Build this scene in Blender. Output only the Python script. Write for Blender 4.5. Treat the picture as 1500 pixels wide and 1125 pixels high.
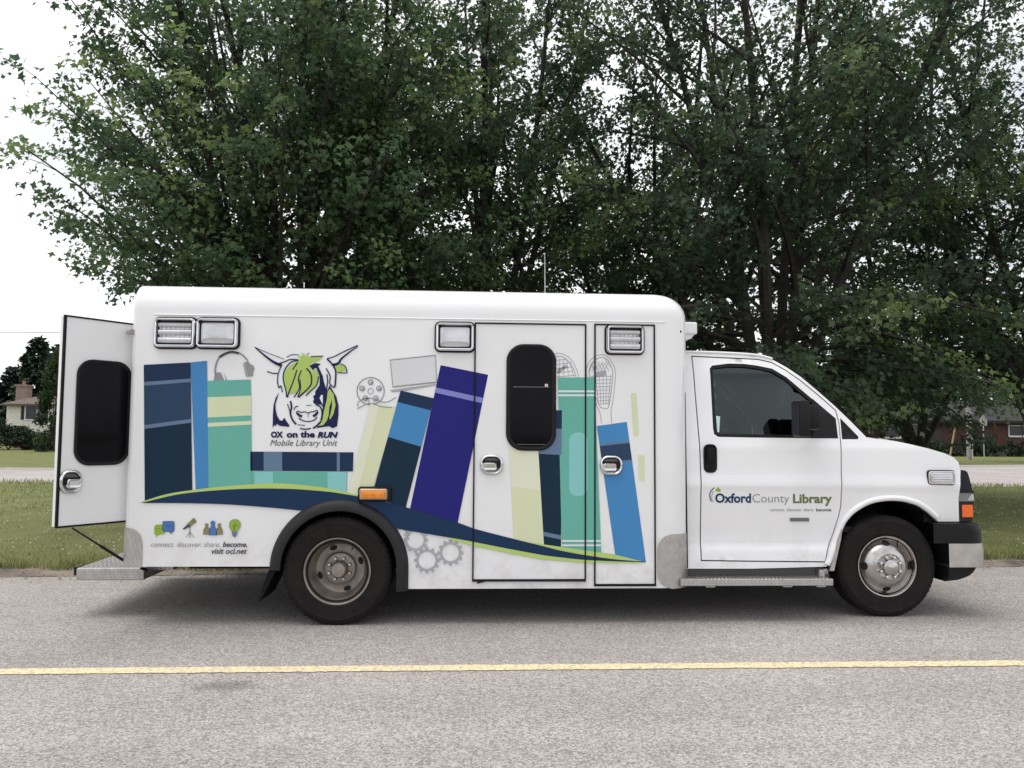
import bpy, bmesh, math, random
import numpy as np
from mathutils import Vector, Matrix
from mathutils.geometry import delaunay_2d_cdt, tessellate_polygon

# ------------------------------------------------------------------ camera, sky, sun, exposure
for o in list(bpy.data.objects): bpy.data.objects.remove(o)
scene = bpy.context.scene
COL = scene.collection
W, H_, FPX = 1500.0, 1125.0, 1180.0
CAM = Vector((0.8944, -5.7696, 1.3224))
YAW, PITCH, ROLL = 0.0551, 0.0646, 0.0074
Fv = Vector((math.sin(YAW)*math.cos(PITCH), math.cos(YAW)*math.cos(PITCH), math.sin(PITCH)))
R0 = Vector((math.cos(YAW), -math.sin(YAW), 0)); U0 = R0.cross(Fv)
Rv = R0*math.cos(ROLL) + U0*math.sin(ROLL); Uv = -R0*math.sin(ROLL) + U0*math.cos(ROLL)
cd = bpy.data.cameras.new('camera'); cam = bpy.data.objects.new('camera', cd); COL.objects.link(cam)
cam.matrix_world = Matrix(((Rv.x, Uv.x, -Fv.x, CAM.x), (Rv.y, Uv.y, -Fv.y, CAM.y), (Rv.z, Uv.z, -Fv.z, CAM.z), (0, 0, 0, 1)))
cd.sensor_width = 36.0; cd.lens = 36.0*FPX/W; cd.clip_start = 0.05; cd.clip_end = 3000
scene.camera = cam

SUN_EL, SUN_AZ = math.radians(74), math.radians(275)      # azimuth clockwise from +Y
world = bpy.data.worlds.new('World'); scene.world = world; world.use_nodes = True
nt = world.node_tree; nt.nodes.clear()
N = nt.nodes.new; L = nt.links.new
sky = N('ShaderNodeTexSky'); sky.sky_type = 'NISHITA'; sky.sun_disc = False
sky.sun_elevation = SUN_EL; sky.sun_rotation = SUN_AZ; sky.dust_density = 3.0; sky.air_density = 1.0
hs = N('ShaderNodeHueSaturation'); hs.inputs['Saturation'].default_value = 0.6
tc = N('ShaderNodeTexCoord'); mp = N('ShaderNodeMapping'); mp.inputs['Scale'].default_value = (1, 1, 2.6)
nz = N('ShaderNodeTexNoise'); nz.inputs['Scale'].default_value = 2.3; nz.inputs['Detail'].default_value = 7; nz.inputs['Roughness'].default_value = .55
cr = N('ShaderNodeValToRGB'); cr.color_ramp.elements[0].position = .30; cr.color_ramp.elements[1].position = .62
cr.color_ramp.elements[0].color = (.35, .35, .35, 1); cr.color_ramp.elements[1].color = (1, 1, 1, 1)
mx = N('ShaderNodeMix'); mx.data_type = 'RGBA'; mx.inputs[7].default_value = (11.0, 11.1, 11.4, 1)
bg = N('ShaderNodeBackground'); bg.inputs['Strength'].default_value = 0.11
ow = N('ShaderNodeOutputWorld')
L(sky.outputs[0], hs.inputs['Color']); L(hs.outputs[0], mx.inputs[6]); L(tc.outputs['Generated'], mp.inputs[0]); L(mp.outputs[0], nz.inputs[0])
L(nz.outputs[0], cr.inputs[0]); L(cr.outputs[0], mx.inputs[0]); L(mx.outputs[2], bg.inputs[0]); L(bg.outputs[0], ow.inputs[0])

sd = bpy.data.lights.new('sun', 'SUN'); sd.energy = 2.1; sd.angle = math.radians(50); sd.color = (1, .96, .9)
sun = bpy.data.objects.new('sun', sd); COL.objects.link(sun)
to_sun = Vector((math.sin(SUN_AZ)*math.cos(SUN_EL), math.cos(SUN_AZ)*math.cos(SUN_EL), math.sin(SUN_EL)))
sun.rotation_euler = to_sun.to_track_quat('Z', 'Y').to_euler()
vs = scene.view_settings; vs.view_transform = 'Standard'; vs.look = 'None'; vs.exposure = 0.16; vs.gamma = 1; vs.use_curve_mapping = False

# ------------------------------------------------------------------ helpers
def ray(px, py): return Fv + Rv*((px-W/2)/FPX) - Uv*((py-H_/2)/FPX)
def aty(px, py, y): d = ray(px, py); return CAM + d*((y-CAM.y)/d.y)
def atz(px, py, z): d = ray(px, py); return CAM + d*((z-CAM.z)/d.z)
def S(px, py): p = aty(px, py, 0.0); return (p.x, p.z)
MATS = {}
def srgb(r, g, b):
    f = lambda c: (c/255/12.92 if c <= 10 else ((c/255+.055)/1.055)**2.4)
    return (f(r), f(g), f(b))
def mat(name, col, rough=.5, metal=0., var=.08, vscale=6., bump=0., bscale=60., spec=.5, coat=0., trans=0., ior=1.45, alpha=None, dirt=0.):
    if name in MATS: return MATS[name]
    m = bpy.data.materials.new(name); m.use_nodes = True; n = m.node_tree; b = n.nodes['Principled BSDF']
    b.inputs['Roughness'].default_value = rough; b.inputs['Metallic'].default_value = metal
    b.inputs['Specular IOR Level'].default_value = spec; b.inputs['Coat Weight'].default_value = coat; b.inputs['Coat Roughness'].default_value = .06
    b.inputs['Transmission Weight'].default_value = trans; b.inputs['IOR'].default_value = ior
    tcn = n.nodes.new('ShaderNodeTexCoord')
    nn = n.nodes.new('ShaderNodeTexNoise'); nn.inputs['Scale'].default_value = vscale; nn.inputs['Detail'].default_value = 5
    n.links.new(tcn.outputs['Object'], nn.inputs['Vector'])
    mr = n.nodes.new('ShaderNodeMapRange'); mr.inputs['To Min'].default_value = 1-var; mr.inputs['To Max'].default_value = 1+var
    mr.inputs['From Min'].default_value = .3; mr.inputs['From Max'].default_value = .7
    n.links.new(nn.outputs[0], mr.inputs[0])
    vm = n.nodes.new('ShaderNodeVectorMath'); vm.operation = 'SCALE'; vm.inputs[0].default_value = col[:3]
    n.links.new(mr.outputs[0], vm.inputs['Scale']); n.links.new(vm.outputs[0], b.inputs['Base Color'])
    if bump:
        n2 = n.nodes.new('ShaderNodeTexNoise'); n2.inputs['Scale'].default_value = bscale; n2.inputs['Detail'].default_value = 4
        n.links.new(tcn.outputs['Object'], n2.inputs['Vector'])
        bp = n.nodes.new('ShaderNodeBump'); bp.inputs['Strength'].default_value = bump; bp.inputs['Distance'].default_value = .01
        n.links.new(n2.outputs[0], bp.inputs['Height']); n.links.new(bp.outputs[0], b.inputs['Normal'])
    MATS[name] = m; return m
def make(name, verts, faces, m, parent=None, smooth=False, mats=None, midx=None, autosmooth=None):
    me = bpy.data.meshes.new(name); me.from_pydata([tuple(v) for v in verts], [], faces); me.update()
    for mm in (mats or [m]): me.materials.append(mm)
    if midx is not None: me.polygons.foreach_set('material_index', midx)
    if smooth or autosmooth: me.polygons.foreach_set('use_smooth', [True]*len(me.polygons))
    o = bpy.data.objects.new(name, me); COL.objects.link(o)
    if autosmooth: sharp(o, autosmooth)
    if parent: attach(o, parent)
    return o
def sharp(o, deg):
    bm = bmesh.new(); bm.from_mesh(o.data)
    for e in bm.edges:
        if len(e.link_faces) == 2 and e.calc_face_angle(0) > math.radians(deg): e.smooth = False
    bm.to_mesh(o.data); bm.free()
def attach(o, parent):
    o.parent = parent; bpy.context.view_layer.update() if False else None
    inv = Matrix.Identity(4); q = parent
    while q: inv = Matrix.Translation(-Vector(q.location)) @ inv; q = None if q.parent is None else None
    # parents are unrotated, their parents sit in a chain handled by WORLD table
    wl = WORLD.get(parent.name, Vector(parent.location))
    o.matrix_parent_inverse = Matrix.Translation(-wl)
WORLD = {}
def empty(name, loc, label=None, cat=None, group=None):
    e = bpy.data.objects.new(name, None); e.empty_display_size = .2; COL.objects.link(e); e.location = loc
    WORLD[e.name] = Vector(loc); tag(e, label, cat, group); return e
def tag(o, label=None, cat=None, group=None, kind=None):
    if label: o['label'] = label
    if cat: o['category'] = cat
    if group: o['group'] = group
    if kind: o['kind'] = kind
    return o
class MB:
    def __init__(s): s.v = []; s.f = []; s.m = []
    def add(s, v, f, mi=0):
        b = len(s.v); s.v += [tuple(q) for q in v]; s.f += [tuple(b+i for i in q) for q in f]; s.m += [mi]*len(f); return s
    def box(s, a, b, mi=0, bev=0.0):
        (x0, y0, z0), (x1, y1, z1) = a, b
        if bev <= 0:
            return s.add([(x0,y0,z0),(x1,y0,z0),(x1,y1,z0),(x0,y1,z0),(x0,y0,z1),(x1,y0,z1),(x1,y1,z1),(x0,y1,z1)],
                  [(0,3,2,1),(4,5,6,7),(0,1,5,4),(1,2,6,5),(2,3,7,6),(3,0,4,7)], mi)
        bm = bmesh.new(); bmesh.ops.create_cube(bm, size=1)
        for v in bm.verts: v.co = Vector(((x0+x1)/2+v.co.x*(x1-x0), (y0+y1)/2+v.co.y*(y1-y0), (z0+z1)/2+v.co.z*(z1-z0)))
        bmesh.ops.bevel(bm, geom=bm.edges[:], offset=bev, segments=2, affect='EDGES', profile=.5)
        bm.verts.index_update(); r = s.add([v.co[:] for v in bm.verts], [[v.index for v in f.verts] for f in bm.faces], mi); bm.free(); return r
    def tube(s, pts, r, n=8, mi=0, cap=True):
        pts = [Vector(p) for p in pts]; rr = r if isinstance(r, (list, tuple)) else [r]*len(pts)
        vs_, fs = [], []
        for i, p in enumerate(pts):
            t = (pts[min(i+1, len(pts)-1)]-pts[max(i-1, 0)]).normalized()
            a = t.cross(Vector((0, 0, 1)) if abs(t.z) < .95 else Vector((1, 0, 0))).normalized(); b = t.cross(a)
            for k in range(n):
                an = 2*math.pi*k/n; vs_.append(p+(a*math.cos(an)+b*math.sin(an))*rr[i])
        for i in range(len(pts)-1):
            for k in range(n): fs.append((i*n+k, i*n+(k+1) % n, (i+1)*n+(k+1) % n, (i+1)*n+k))
        if cap: fs.append(tuple(range(n))[::-1]); fs.append(tuple((len(pts)-1)*n+k for k in range(n)))
        return s.add(vs_, fs, mi)
    def extrude_xz(s, poly, y0, y1, mi=0):
        n = len(poly); v = [(x, y0, z) for x, z in poly]+[(x, y1, z) for x, z in poly]
        f = [tuple(range(n)), tuple(range(2*n-1, n-1, -1))]+[(i, n+i, n+(i+1) % n, (i+1) % n) for i in range(n)]
        return s.add(v, f, mi)
    def lathe_y(s, prof, n=48, c=(0, 0, 0), mi=0, a0=0, a1=2*math.pi):
        full = abs(a1-a0-2*math.pi) < 1e-6; m = n if full else n+1; vs_, fs = [], []
        for k in range(m):
            a = a0+(a1-a0)*k/n
            for r, y in prof: vs_.append((c[0]+r*math.cos(a), c[1]+y, c[2]+r*math.sin(a)))
        q = len(prof)
        for k in range(n):
            k2 = (k+1) % m
            for i in range(q-1): fs.append((k*q+i, k*q+i+1, k2*q+i+1, k2*q+i))
        return s.add(vs_, fs, mi)
    def build(s, name, m, parent=None, smooth=None, mats=None, fix=True):
        o = make(name, s.v, s.f, m, None, mats=mats, midx=s.m if mats else None)
        if fix:
            bm = bmesh.new(); bm.from_mesh(o.data); bmesh.ops.recalc_face_normals(bm, faces=bm.faces); bm.to_mesh(o.data); bm.free()
        if smooth:
            o.data.polygons.foreach_set('use_smooth', [True]*len(o.data.polygons)); sharp(o, smooth)
        if parent: attach(o, parent)
        return o
def rrect(cx, cz, w, h, r, n=5):
    r = min(r, w/2-1e-4, h/2-1e-4); out = []
    for (sx, sz, a) in ((1, 1, 0), (-1, 1, 90), (-1, -1, 180), (1, -1, 270)):
        for k in range(n+1):
            t = math.radians(a+90*k/n); out.append((cx+sx*(w/2-r)+r*math.cos(t), cz+sz*(h/2-r)+r*math.sin(t)))
    return out
def ringsweep(mb, cx, cz, w, h, r, prof, mi=0, cap=True, n=5, xf=None):
    """prof: list of (inset, y). Rounded-rectangle rings joined in order; last one capped."""
    base = len(mb.v); k = 4*(n+1); vs_, fs = [], []
    for ins, y in prof:
        for (x, z) in rrect(cx, cz, w-2*ins, h-2*ins, max(r-ins, .002), n): vs_.append((x, y, z))
    for i in range(len(prof)-1):
        for j in range(k): fs.append((i*k+j, i*k+(j+1) % k, (i+1)*k+(j+1) % k, (i+1)*k+j))
    if cap: fs.append(tuple((len(prof)-1)*k+j for j in range(k)))
    if xf: vs_ = [xf(v) for v in vs_]
    return mb.add(vs_, fs, mi)
def smoothpoly(p, sub=5, closed=False):
    n = len(p); out = []
    for i in range(n if closed else n-1):
        g = (lambda k: p[k % n]) if closed else (lambda k: p[max(0, min(n-1, k))])
        a, b, c, d = g(i-1), g(i), g(i+1), g(i+2)
        for k in range(sub):
            t = k/sub
            out.append(tuple(.5*(2*b[q]+(c[q]-a[q])*t+(2*a[q]-5*b[q]+4*c[q]-d[q])*t*t+(3*b[q]-a[q]-3*c[q]+d[q])*t**3) for q in range(len(b))))
    if not closed: out.append(tuple(p[-1]))
    return out

# ------------------------------------------------------------------ materials
WHITE = mat('white_paint', (.80, .80, .815), .22, var=.015, vscale=3, coat=.35)
def grime(m):
    n = m.node_tree; b = n.nodes['Principled BSDF']; src = b.inputs['Base Color'].links[0].from_socket; t = n.nodes.new('ShaderNodeTexCoord'); sx_ = n.nodes.new('ShaderNodeSeparateXYZ'); n.links.new(t.outputs['Object'], sx_.inputs[0])
    h = n.nodes.new('ShaderNodeMapRange'); h.inputs['From Min'].default_value = .75; h.inputs['From Max'].default_value = .3; n.links.new(sx_.outputs[2], h.inputs[0])
    a = n.nodes.new('ShaderNodeTexNoise'); a.inputs['Scale'].default_value = 5; a.inputs['Detail'].default_value = 9; a.inputs['Roughness'].default_value = .72; n.links.new(t.outputs['Object'], a.inputs[0])
    c = n.nodes.new('ShaderNodeMapRange'); c.inputs['From Min'].default_value = .46; c.inputs['From Max'].default_value = .78; c.inputs['To Max'].default_value = .55; n.links.new(a.outputs[0], c.inputs[0])
    q = n.nodes.new('ShaderNodeMath'); q.operation = 'MULTIPLY'; n.links.new(h.outputs[0], q.inputs[0]); n.links.new(c.outputs[0], q.inputs[1])
    x = n.nodes.new('ShaderNodeMix'); x.data_type = 'RGBA'; x.inputs[7].default_value = (.33, .29, .25, 1); n.links.new(q.outputs[0], x.inputs[0]); n.links.new(src, x.inputs[6]); n.links.new(x.outputs[2], b.inputs['Base Color'])
    w = n.nodes.new('ShaderNodeTexNoise'); w.inputs['Scale'].default_value = 1.6; w.inputs['Detail'].default_value = 1; n.links.new(t.outputs['Object'], w.inputs[0]); bp = n.nodes.new('ShaderNodeBump'); bp.inputs['Strength'].default_value = .25; bp.inputs['Distance'].default_value = .03; n.links.new(w.outputs[0], bp.inputs['Height']); n.links.new(bp.outputs[0], b.inputs['Normal']); n.links.new(bp.outputs[0], b.inputs['Coat Normal'])
grime(WHITE)
WHITE2 = mat('white_panel', (.78, .78, .79), .3, var=.02, coat=.2)
BLACK = mat('black_rubber', (.008, .008, .009), .6, var=.2, bump=.15, spec=.2)
BLKPL = mat('black_plastic', (.009, .009, .010), .45, var=.15, bump=.1, bscale=300, spec=.25)
DARK = mat('underbody_dark', (.012, .011, .011), .85, var=.3)
GLASSB = mat('privacy_glass', (.004, .004, .006), .05, var=.1, spec=.12)
CHROME = mat('chrome', (.72, .72, .74), .14, 1., var=.05)
STEEL = mat('worn_aluminium', (.48, .46, .44), .34, 1., var=.18, vscale=25)
ALU = mat('polished_rim', (.50, .475, .46), .24, 1., var=.12, vscale=18)
DUSTY = mat('dusty_rim', (.30, .265, .24), .5, .75, var=.25, vscale=12)
LENS = mat('clear_lens', (.62, .62, .65), .10, .45, var=.08, vscale=20)
AMBER = mat('amber_lens', (.75, .25, .03), .2, var=.15, vscale=40)
ORANGE = mat('orange_lens', (.85, .16, .03), .2, var=.1, vscale=40)
SMOKE = mat('smoked_lens', (.022, .024, .032), .12, var=.1, spec=.3)
TYRE = mat('tyre_rubber', (.015, .013, .0125), .8, spec=.2, var=.25, vscale=14, bump=.25, bscale=90)
def diamond_plate():
    m = mat('diamond_plate', (.46, .45, .44), .36, .85, var=.12, vscale=20); n = m.node_tree; b = n.nodes['Principled BSDF']
    t = n.nodes.new('ShaderNodeTexCoord'); hs_ = []
    for rz in (45, -45):
        mp_ = n.nodes.new('ShaderNodeMapping'); mp_.inputs['Rotation'].default_value = (math.radians(rz), math.radians(rz), math.radians(rz)); n.links.new(t.outputs['Object'], mp_.inputs[0])
        w = n.nodes.new('ShaderNodeTexWave'); w.inputs['Scale'].default_value = 22; n.links.new(mp_.outputs[0], w.inputs[0]); hs_.append(w)
    a = n.nodes.new('ShaderNodeMath'); a.operation = 'MULTIPLY'; n.links.new(hs_[0].outputs[1], a.inputs[0]); n.links.new(hs_[1].outputs[1], a.inputs[1])
    bp = n.nodes.new('ShaderNodeBump'); bp.inputs['Strength'].default_value = .5; bp.inputs['Distance'].default_value = .004
    n.links.new(a.outputs[0], bp.inputs['Height']); n.links.new(bp.outputs[0], b.inputs['Normal']); return m
PLATE = diamond_plate()
def V(name, r, g, b): # printed vinyl, colour read as surface colour
    c = srgb(r, g, b); return mat('vinyl_'+name, tuple(min(.8, q*.93) for q in c), .42, var=.02, vscale=4, spec=.18)
NAVY = V('navy', 32, 52, 82); NAVY2 = V('deep_navy', 22, 46, 65); NAVYM = V('mid_navy', 46, 68, 96); STEELB = V('steel_blue', 104, 126, 155)
BLUE = V('blue', 74, 138, 194); TEAL = V('teal', 108, 180, 166); TEALL = V('light_teal', 138, 202, 200); CREAM = V('cream', 218, 224, 188); CREAML = V('pale_cream', 228, 231, 208)
INDIGO = V('indigo', 37, 36, 120); LAV = V('lavender', 132, 138, 206); LIME = V('lime', 184, 208, 120); GREYL = V('light_grey', 172, 172, 178); GREYM = V('mid_grey', 148, 149, 152)
GREYD = V('dark_grey', 84, 86, 92); OXN = V('ox_navy', 32, 38, 78); OXG = V('ox_green', 178, 202, 108); WHV = V('white', 232, 234, 238); OLIVE = V('olive', 106, 122, 66); WNAVY = V('wave_navy', 28, 53, 86)

# ------------------------------------------------------------------ ground, road, lawn
def edge_y(x): return 2.24+.05*x if -8 < x < 12 else (2.24+.05*(-8) if x <= -8 else 2.24+.6)
def ground_mat():
    m = bpy.data.materials.new('lawn_soil'); m.use_nodes = True; n = m.node_tree; b = n.nodes['Principled BSDF']; b.inputs['Roughness'].default_value = .95; b.inputs['Specular IOR Level'].default_value = .1
    t = n.nodes.new('ShaderNodeTexCoord'); a = n.nodes.new('ShaderNodeTexNoise'); a.inputs['Scale'].default_value = .9; a.inputs['Detail'].default_value = 8; a.inputs['Roughness'].default_value = .7
    c = n.nodes.new('ShaderNodeValToRGB'); e = c.color_ramp.elements; e[0].position = .32; e[1].position = .7
    e[0].color = (.11, .125, .05, 1); e[1].color = (.20, .215, .09, 1); n.links.new(t.outputs['Object'], a.inputs[0]); n.links.new(a.outputs[0], c.inputs[0]); n.links.new(c.outputs[0], b.inputs['Base Color'])
    n2 = n.nodes.new('ShaderNodeTexNoise'); n2.inputs['Scale'].default_value = 30; n2.inputs['Detail'].default_value = 6; bp = n.nodes.new('ShaderNodeBump'); bp.inputs['Strength'].default_value = .8; bp.inputs['Distance'].default_value = .05
    n.links.new(t.outputs['Object'], n2.inputs[0]); n.links.new(n2.outputs[0], bp.inputs['Height']); n.links.new(bp.outputs[0], b.inputs['Normal']); return m
def asphalt_mat(name, base, spots=True):
    m = bpy.data.materials.new(name); m.use_nodes = True; n = m.node_tree; b = n.nodes['Principled BSDF']; b.inputs['Roughness'].default_value = .9; b.inputs['Specular IOR Level'].default_value = .25
    t = n.nodes.new('ShaderNodeTexCoord')
    def nz(s, d=4, r=.5):
        q = n.nodes.new('ShaderNodeTexNoise'); q.inputs['Scale'].default_value = s; q.inputs['Detail'].default_value = d; q.inputs['Roughness'].default_value = r; n.links.new(t.outputs['Object'], q.inputs[0]); return q
    def mr(src, a, b_, lo, hi):
        q = n.nodes.new('ShaderNodeMapRange'); q.inputs['From Min'].default_value = a; q.inputs['From Max'].default_value = b_; q.inputs['To Min'].default_value = lo; q.inputs['To Max'].default_value = hi; n.links.new(src, q.inputs[0]); return q
    def mul(a, b_):
        q = n.nodes.new('ShaderNodeMath'); q.operation = 'MULTIPLY'; n.links.new(a, q.inputs[0]); n.links.new(b_, q.inputs[1]); return q
    big = mr(nz(.5, 5).outputs[0], .3, .7, .88, 1.1); mid = mr(nz(9, 6, .7).outputs[0], .3, .7, .92, 1.07); fine = mr(nz(120, 3, .8).outputs[0], .3, .7, .52, 1.46)
    vo = n.nodes.new('ShaderNodeTexVoronoi'); vo.inputs['Scale'].default_value = 95; n.links.new(t.outputs['Object'], vo.inputs[0])
    st = n.nodes.new('ShaderNodeSeparateColor'); n.links.new(vo.outputs['Color'], st.inputs[0]); ag = mr(st.outputs[0], 0, 1, .62, 1.36)
    pit = mr(nz(60, 2).outputs[0], .27, .36, .5, 1.0)
    k = mul(mul(mul(big.outputs[0], mid.outputs[0]).outputs[0], mul(fine.outputs[0], ag.outputs[0]).outputs[0]).outputs[0], pit.outputs[0])
    ms_ = n.nodes.new('ShaderNodeMapping'); ms_.inputs['Scale'].default_value = (.05, 1.6, 1); n.links.new(t.outputs['Object'], ms_.inputs[0])
    sn = n.nodes.new('ShaderNodeTexNoise'); sn.inputs['Scale'].default_value = 1.0; sn.inputs['Detail'].default_value = 4; n.links.new(ms_.outputs[0], sn.inputs[0]); k = mul(k.outputs[0], mr(sn.outputs[0], .3, .7, .9, 1.08).outputs[0])
    if spots:   # an old oil stain with a shape of its own
        p = atz(328, 1005, 0); mpn = n.nodes.new('ShaderNodeMapping'); mpn.vector_type = 'POINT'; mpn.inputs['Location'].default_value = (-p.x, -p.y, 0); n.links.new(t.outputs['Object'], mpn.inputs[0])
        m2 = n.nodes.new('ShaderNodeMapping'); m2.inputs['Scale'].default_value = (1/.20, 1/.11, 0); n.links.new(mpn.outputs[0], m2.inputs[0])
        ln = n.nodes.new('ShaderNodeVectorMath'); ln.operation = 'LENGTH'; n.links.new(m2.outputs[0], ln.inputs[0])
        ad = n.nodes.new('ShaderNodeMath'); ad.operation = 'ADD'; n.links.new(ln.outputs['Value'], ad.inputs[0]); n.links.new(mr(nz(14).outputs[0], .3, .7, -.3, .3).outputs[0], ad.inputs[1])
        k = mul(k.outputs[0], mr(ad.outputs[0], .3, 1.1, .62, 1.0).outputs[0])
    vm = n.nodes.new('ShaderNodeVectorMath'); vm.operation = 'SCALE'; vm.inputs[0].default_value = base; n.links.new(k.outputs[0], vm.inputs['Scale']); n.links.new(vm.outputs[0], b.inputs['Base Color'])
    bp = n.nodes.new('ShaderNodeBump'); bp.inputs['Strength'].default_value = .6; bp.inputs['Distance'].default_value = .006; n.links.new(vo.outputs['Distance'], bp.inputs['Height']); n.links.new(bp.outputs[0], b.inputs['Normal'])
    return m
ASPH = asphalt_mat('asphalt', (.325, .301, .286)); ASPH2 = asphalt_mat('far_asphalt', (.36, .33, .315), False); SOIL = ground_mat()
KERB = mat('dirty_concrete_kerb', (.155, .128, .104), .9, var=.6, vscale=3, bump=.6, bscale=25)
g = make('ground', [(-900, -700, -.06), (900, -700, -.06), (900, 1200, -.06), (-900, 1200, -.06)], [(0, 1, 2, 3)], SOIL); tag(g, kind='structure')
xs = [-300, -60, -20]+[-8+.25*i for i in range(81)]+[20, 60, 300]
rng = random.Random(3)
v = []; f = []
for i, x in enumerate(xs): v += [(x, -12, 0), (x, edge_y(x)+.1, 0)]
for i in range(len(xs)-1): f.append((2*i, 2*i+2, 2*i+3, 2*i+1))
tag(make('road', v, f, ASPH), kind='structure')
v = []; f = []; prof = [(-.14, .003), (-.08, .006), (0, .014), (.05, .024), (.11, .032), (.22, .036), (.30, .03), (.34, -.05)]
kx = [-300, -60, -20]+[-8+.08*i for i in range(251)]+[20, 60, 300]
for i, x in enumerate(kx):
    j = rng.uniform(-.012, .012)
    for a, z in prof: v.append((x, edge_y(x)+a+j*(1 if a < .2 else 2.5)+rng.uniform(-.006, .006), z+rng.uniform(-.004, .004)))
q = len(prof)
for i in range(len(kx)-1):
    for k in range(q-1): f.append((i*q+k, (i+1)*q+k, (i+1)*q+k+1, i*q+k+1))
tag(make('kerb', v, f, KERB, smooth=True), kind='structure')
# yellow line, worn
m = mat('worn_yellow_paint', (.62, .47, .16), .8, var=.1, vscale=10); n = m.node_tree; b = n.nodes['Principled BSDF']
t_ = n.nodes.new('ShaderNodeTexCoord'); q1 = n.nodes.new('ShaderNodeTexNoise'); q1.inputs['Scale'].default_value = 45; q1.inputs['Detail'].default_value = 6; q1.inputs['Roughness'].default_value = .75; n.links.new(t_.outputs['Object'], q1.inputs[0])
c_ = n.nodes.new('ShaderNodeValToRGB'); e = c_.color_ramp.elements; e[0].position = .40; e[1].position = .56; e[0].color = (.37, .335, .28, 1); e[1].color = (.76, .62, .35, 1); n.links.new(q1.outputs[0], c_.inputs[0]); n.links.new(c_.outputs[0], b.inputs['Base Color'])
rng = random.Random(5); v = []; f = []
lx = [-300, -40]+[-6+.03*i for i in range(460)]+[40, 300]
for x in lx: v += [(x, -1.13+rng.uniform(-.006, .006), .004), (x, -1.02+rng.uniform(-.006, .006), .004)]
for i in range(len(lx)-1): f.append((2*i, 2*i+2, 2*i+3, 2*i+1))
tag(make('yellow_line', v, f, m), kind='structure')
# lawn sheet
rng = random.Random(8); v = []; f = []; LX = [-200, -60, -30]+[-20+.5*i for i in range(91)]+[35, 60, 200]; LYs = [0, .3, .7, 1.2, 2, 3, 4.5, 6, 8, 10, 12]
def far_near(x): return 16.6 if x < 0 else 16.6-.008*x
for x in LX:
    e0 = edge_y(x)+.24; e1 = far_near(x)
    for k, a in enumerate(LYs): v.append((x, e0+(e1-e0)*a/12, .03+.03*min(1, a)+rng.uniform(-.012, .012) if a < 12 else .0))
q = len(LYs)
for i in range(len(LX)-1):
    for k in range(q-1): f.append((i*q+k, (i+1)*q+k, (i+1)*q+k+1, i*q+k+1))
tag(make('lawn', v, f, SOIL, smooth=True), kind='structure')
def far_far(x): return 24.0 if x < -12 else 24+(x+12)*.235 if x < 40 else 36.2
v = []; f = []; fx = [-300, -60, -30, -12, 0, 10, 20, 30, 40, 60, 300]
for x in fx: v += [(x, far_near(x)-.05, -.012), (x, far_far(x), -.012)]
for i in range(len(fx)-1): f.append((2*i, 2*i+2, 2*i+3, 2*i+1))
tag(make('far_road', v, f, ASPH2), kind='structure')
v = []; f = []
for x in fx: v += [(x, far_far(x)-.02, -.01), (x, far_far(x)+.02, .06), (x, far_far(x)+.2, .06), (x, far_far(x)+.25, -.05)]
for i in range(len(fx)-1):
    for k in range(3): f.append((4*i+k, 4*i+4+k, 4*i+5+k, 4*i+1+k))
tag(make('far_kerb', v, f, mat('concrete', (.4, .38, .35), .9, var=.1, bump=.3)), kind='structure')

# grass blades and clover
def blades(name, n, region, hmin, hmax, wd, seed, label):
    r = np.random.default_rng(seed); x, y = region(r, n); n = len(x)
    h = r.uniform(hmin, hmax, n); a = r.uniform(0, 2*np.pi, n); ln = r.uniform(.1, .7, n)*h
    dx, dy = np.cos(a), np.sin(a); w = wd*r.uniform(.6, 1.3, n); z0 = .02
    P = np.empty((n, 5, 3)); 
    P[:, 0] = np.c_[x-dy*w, y+dx*w, np.full(n, z0)]; P[:, 1] = np.c_[x+dy*w, y-dx*w, np.full(n, z0)]
    mx_, my_ = x+dx*ln*.35, y+dy*ln*.35
    P[:, 2] = np.c_[mx_+dy*w*.8, my_-dx*w*.8, z0+h*.6]; P[:, 3] = np.c_[mx_-dy*w*.8, my_+dx*w*.8, z0+h*.6]; P[:, 4] = np.c_[x+dx*ln, y+dy*ln, z0+h]
    tris = np.array([(0, 1, 2), (0, 2, 3), (3, 2, 4)]); F = (np.arange(n)[:, None, None]*5+tris[None]).reshape(-1)
    me = bpy.data.meshes.new(name); me.vertices.add(n*5); me.vertices.foreach_set('co', P.reshape(-1)); nt_ = n*3
    me.loops.add(nt_*3); me.loops.foreach_set('vertex_index', F.astype(np.int32)); me.polygons.add(nt_); me.polygons.foreach_set('loop_start', np.arange(nt_, dtype=np.int32)*3); me.update(calc_edges=True)
    me.materials.append(GRASS); o = bpy.data.objects.new(name, me); COL.objects.link(o); tag(o, label, 'grass', kind='stuff'); return o
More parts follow.
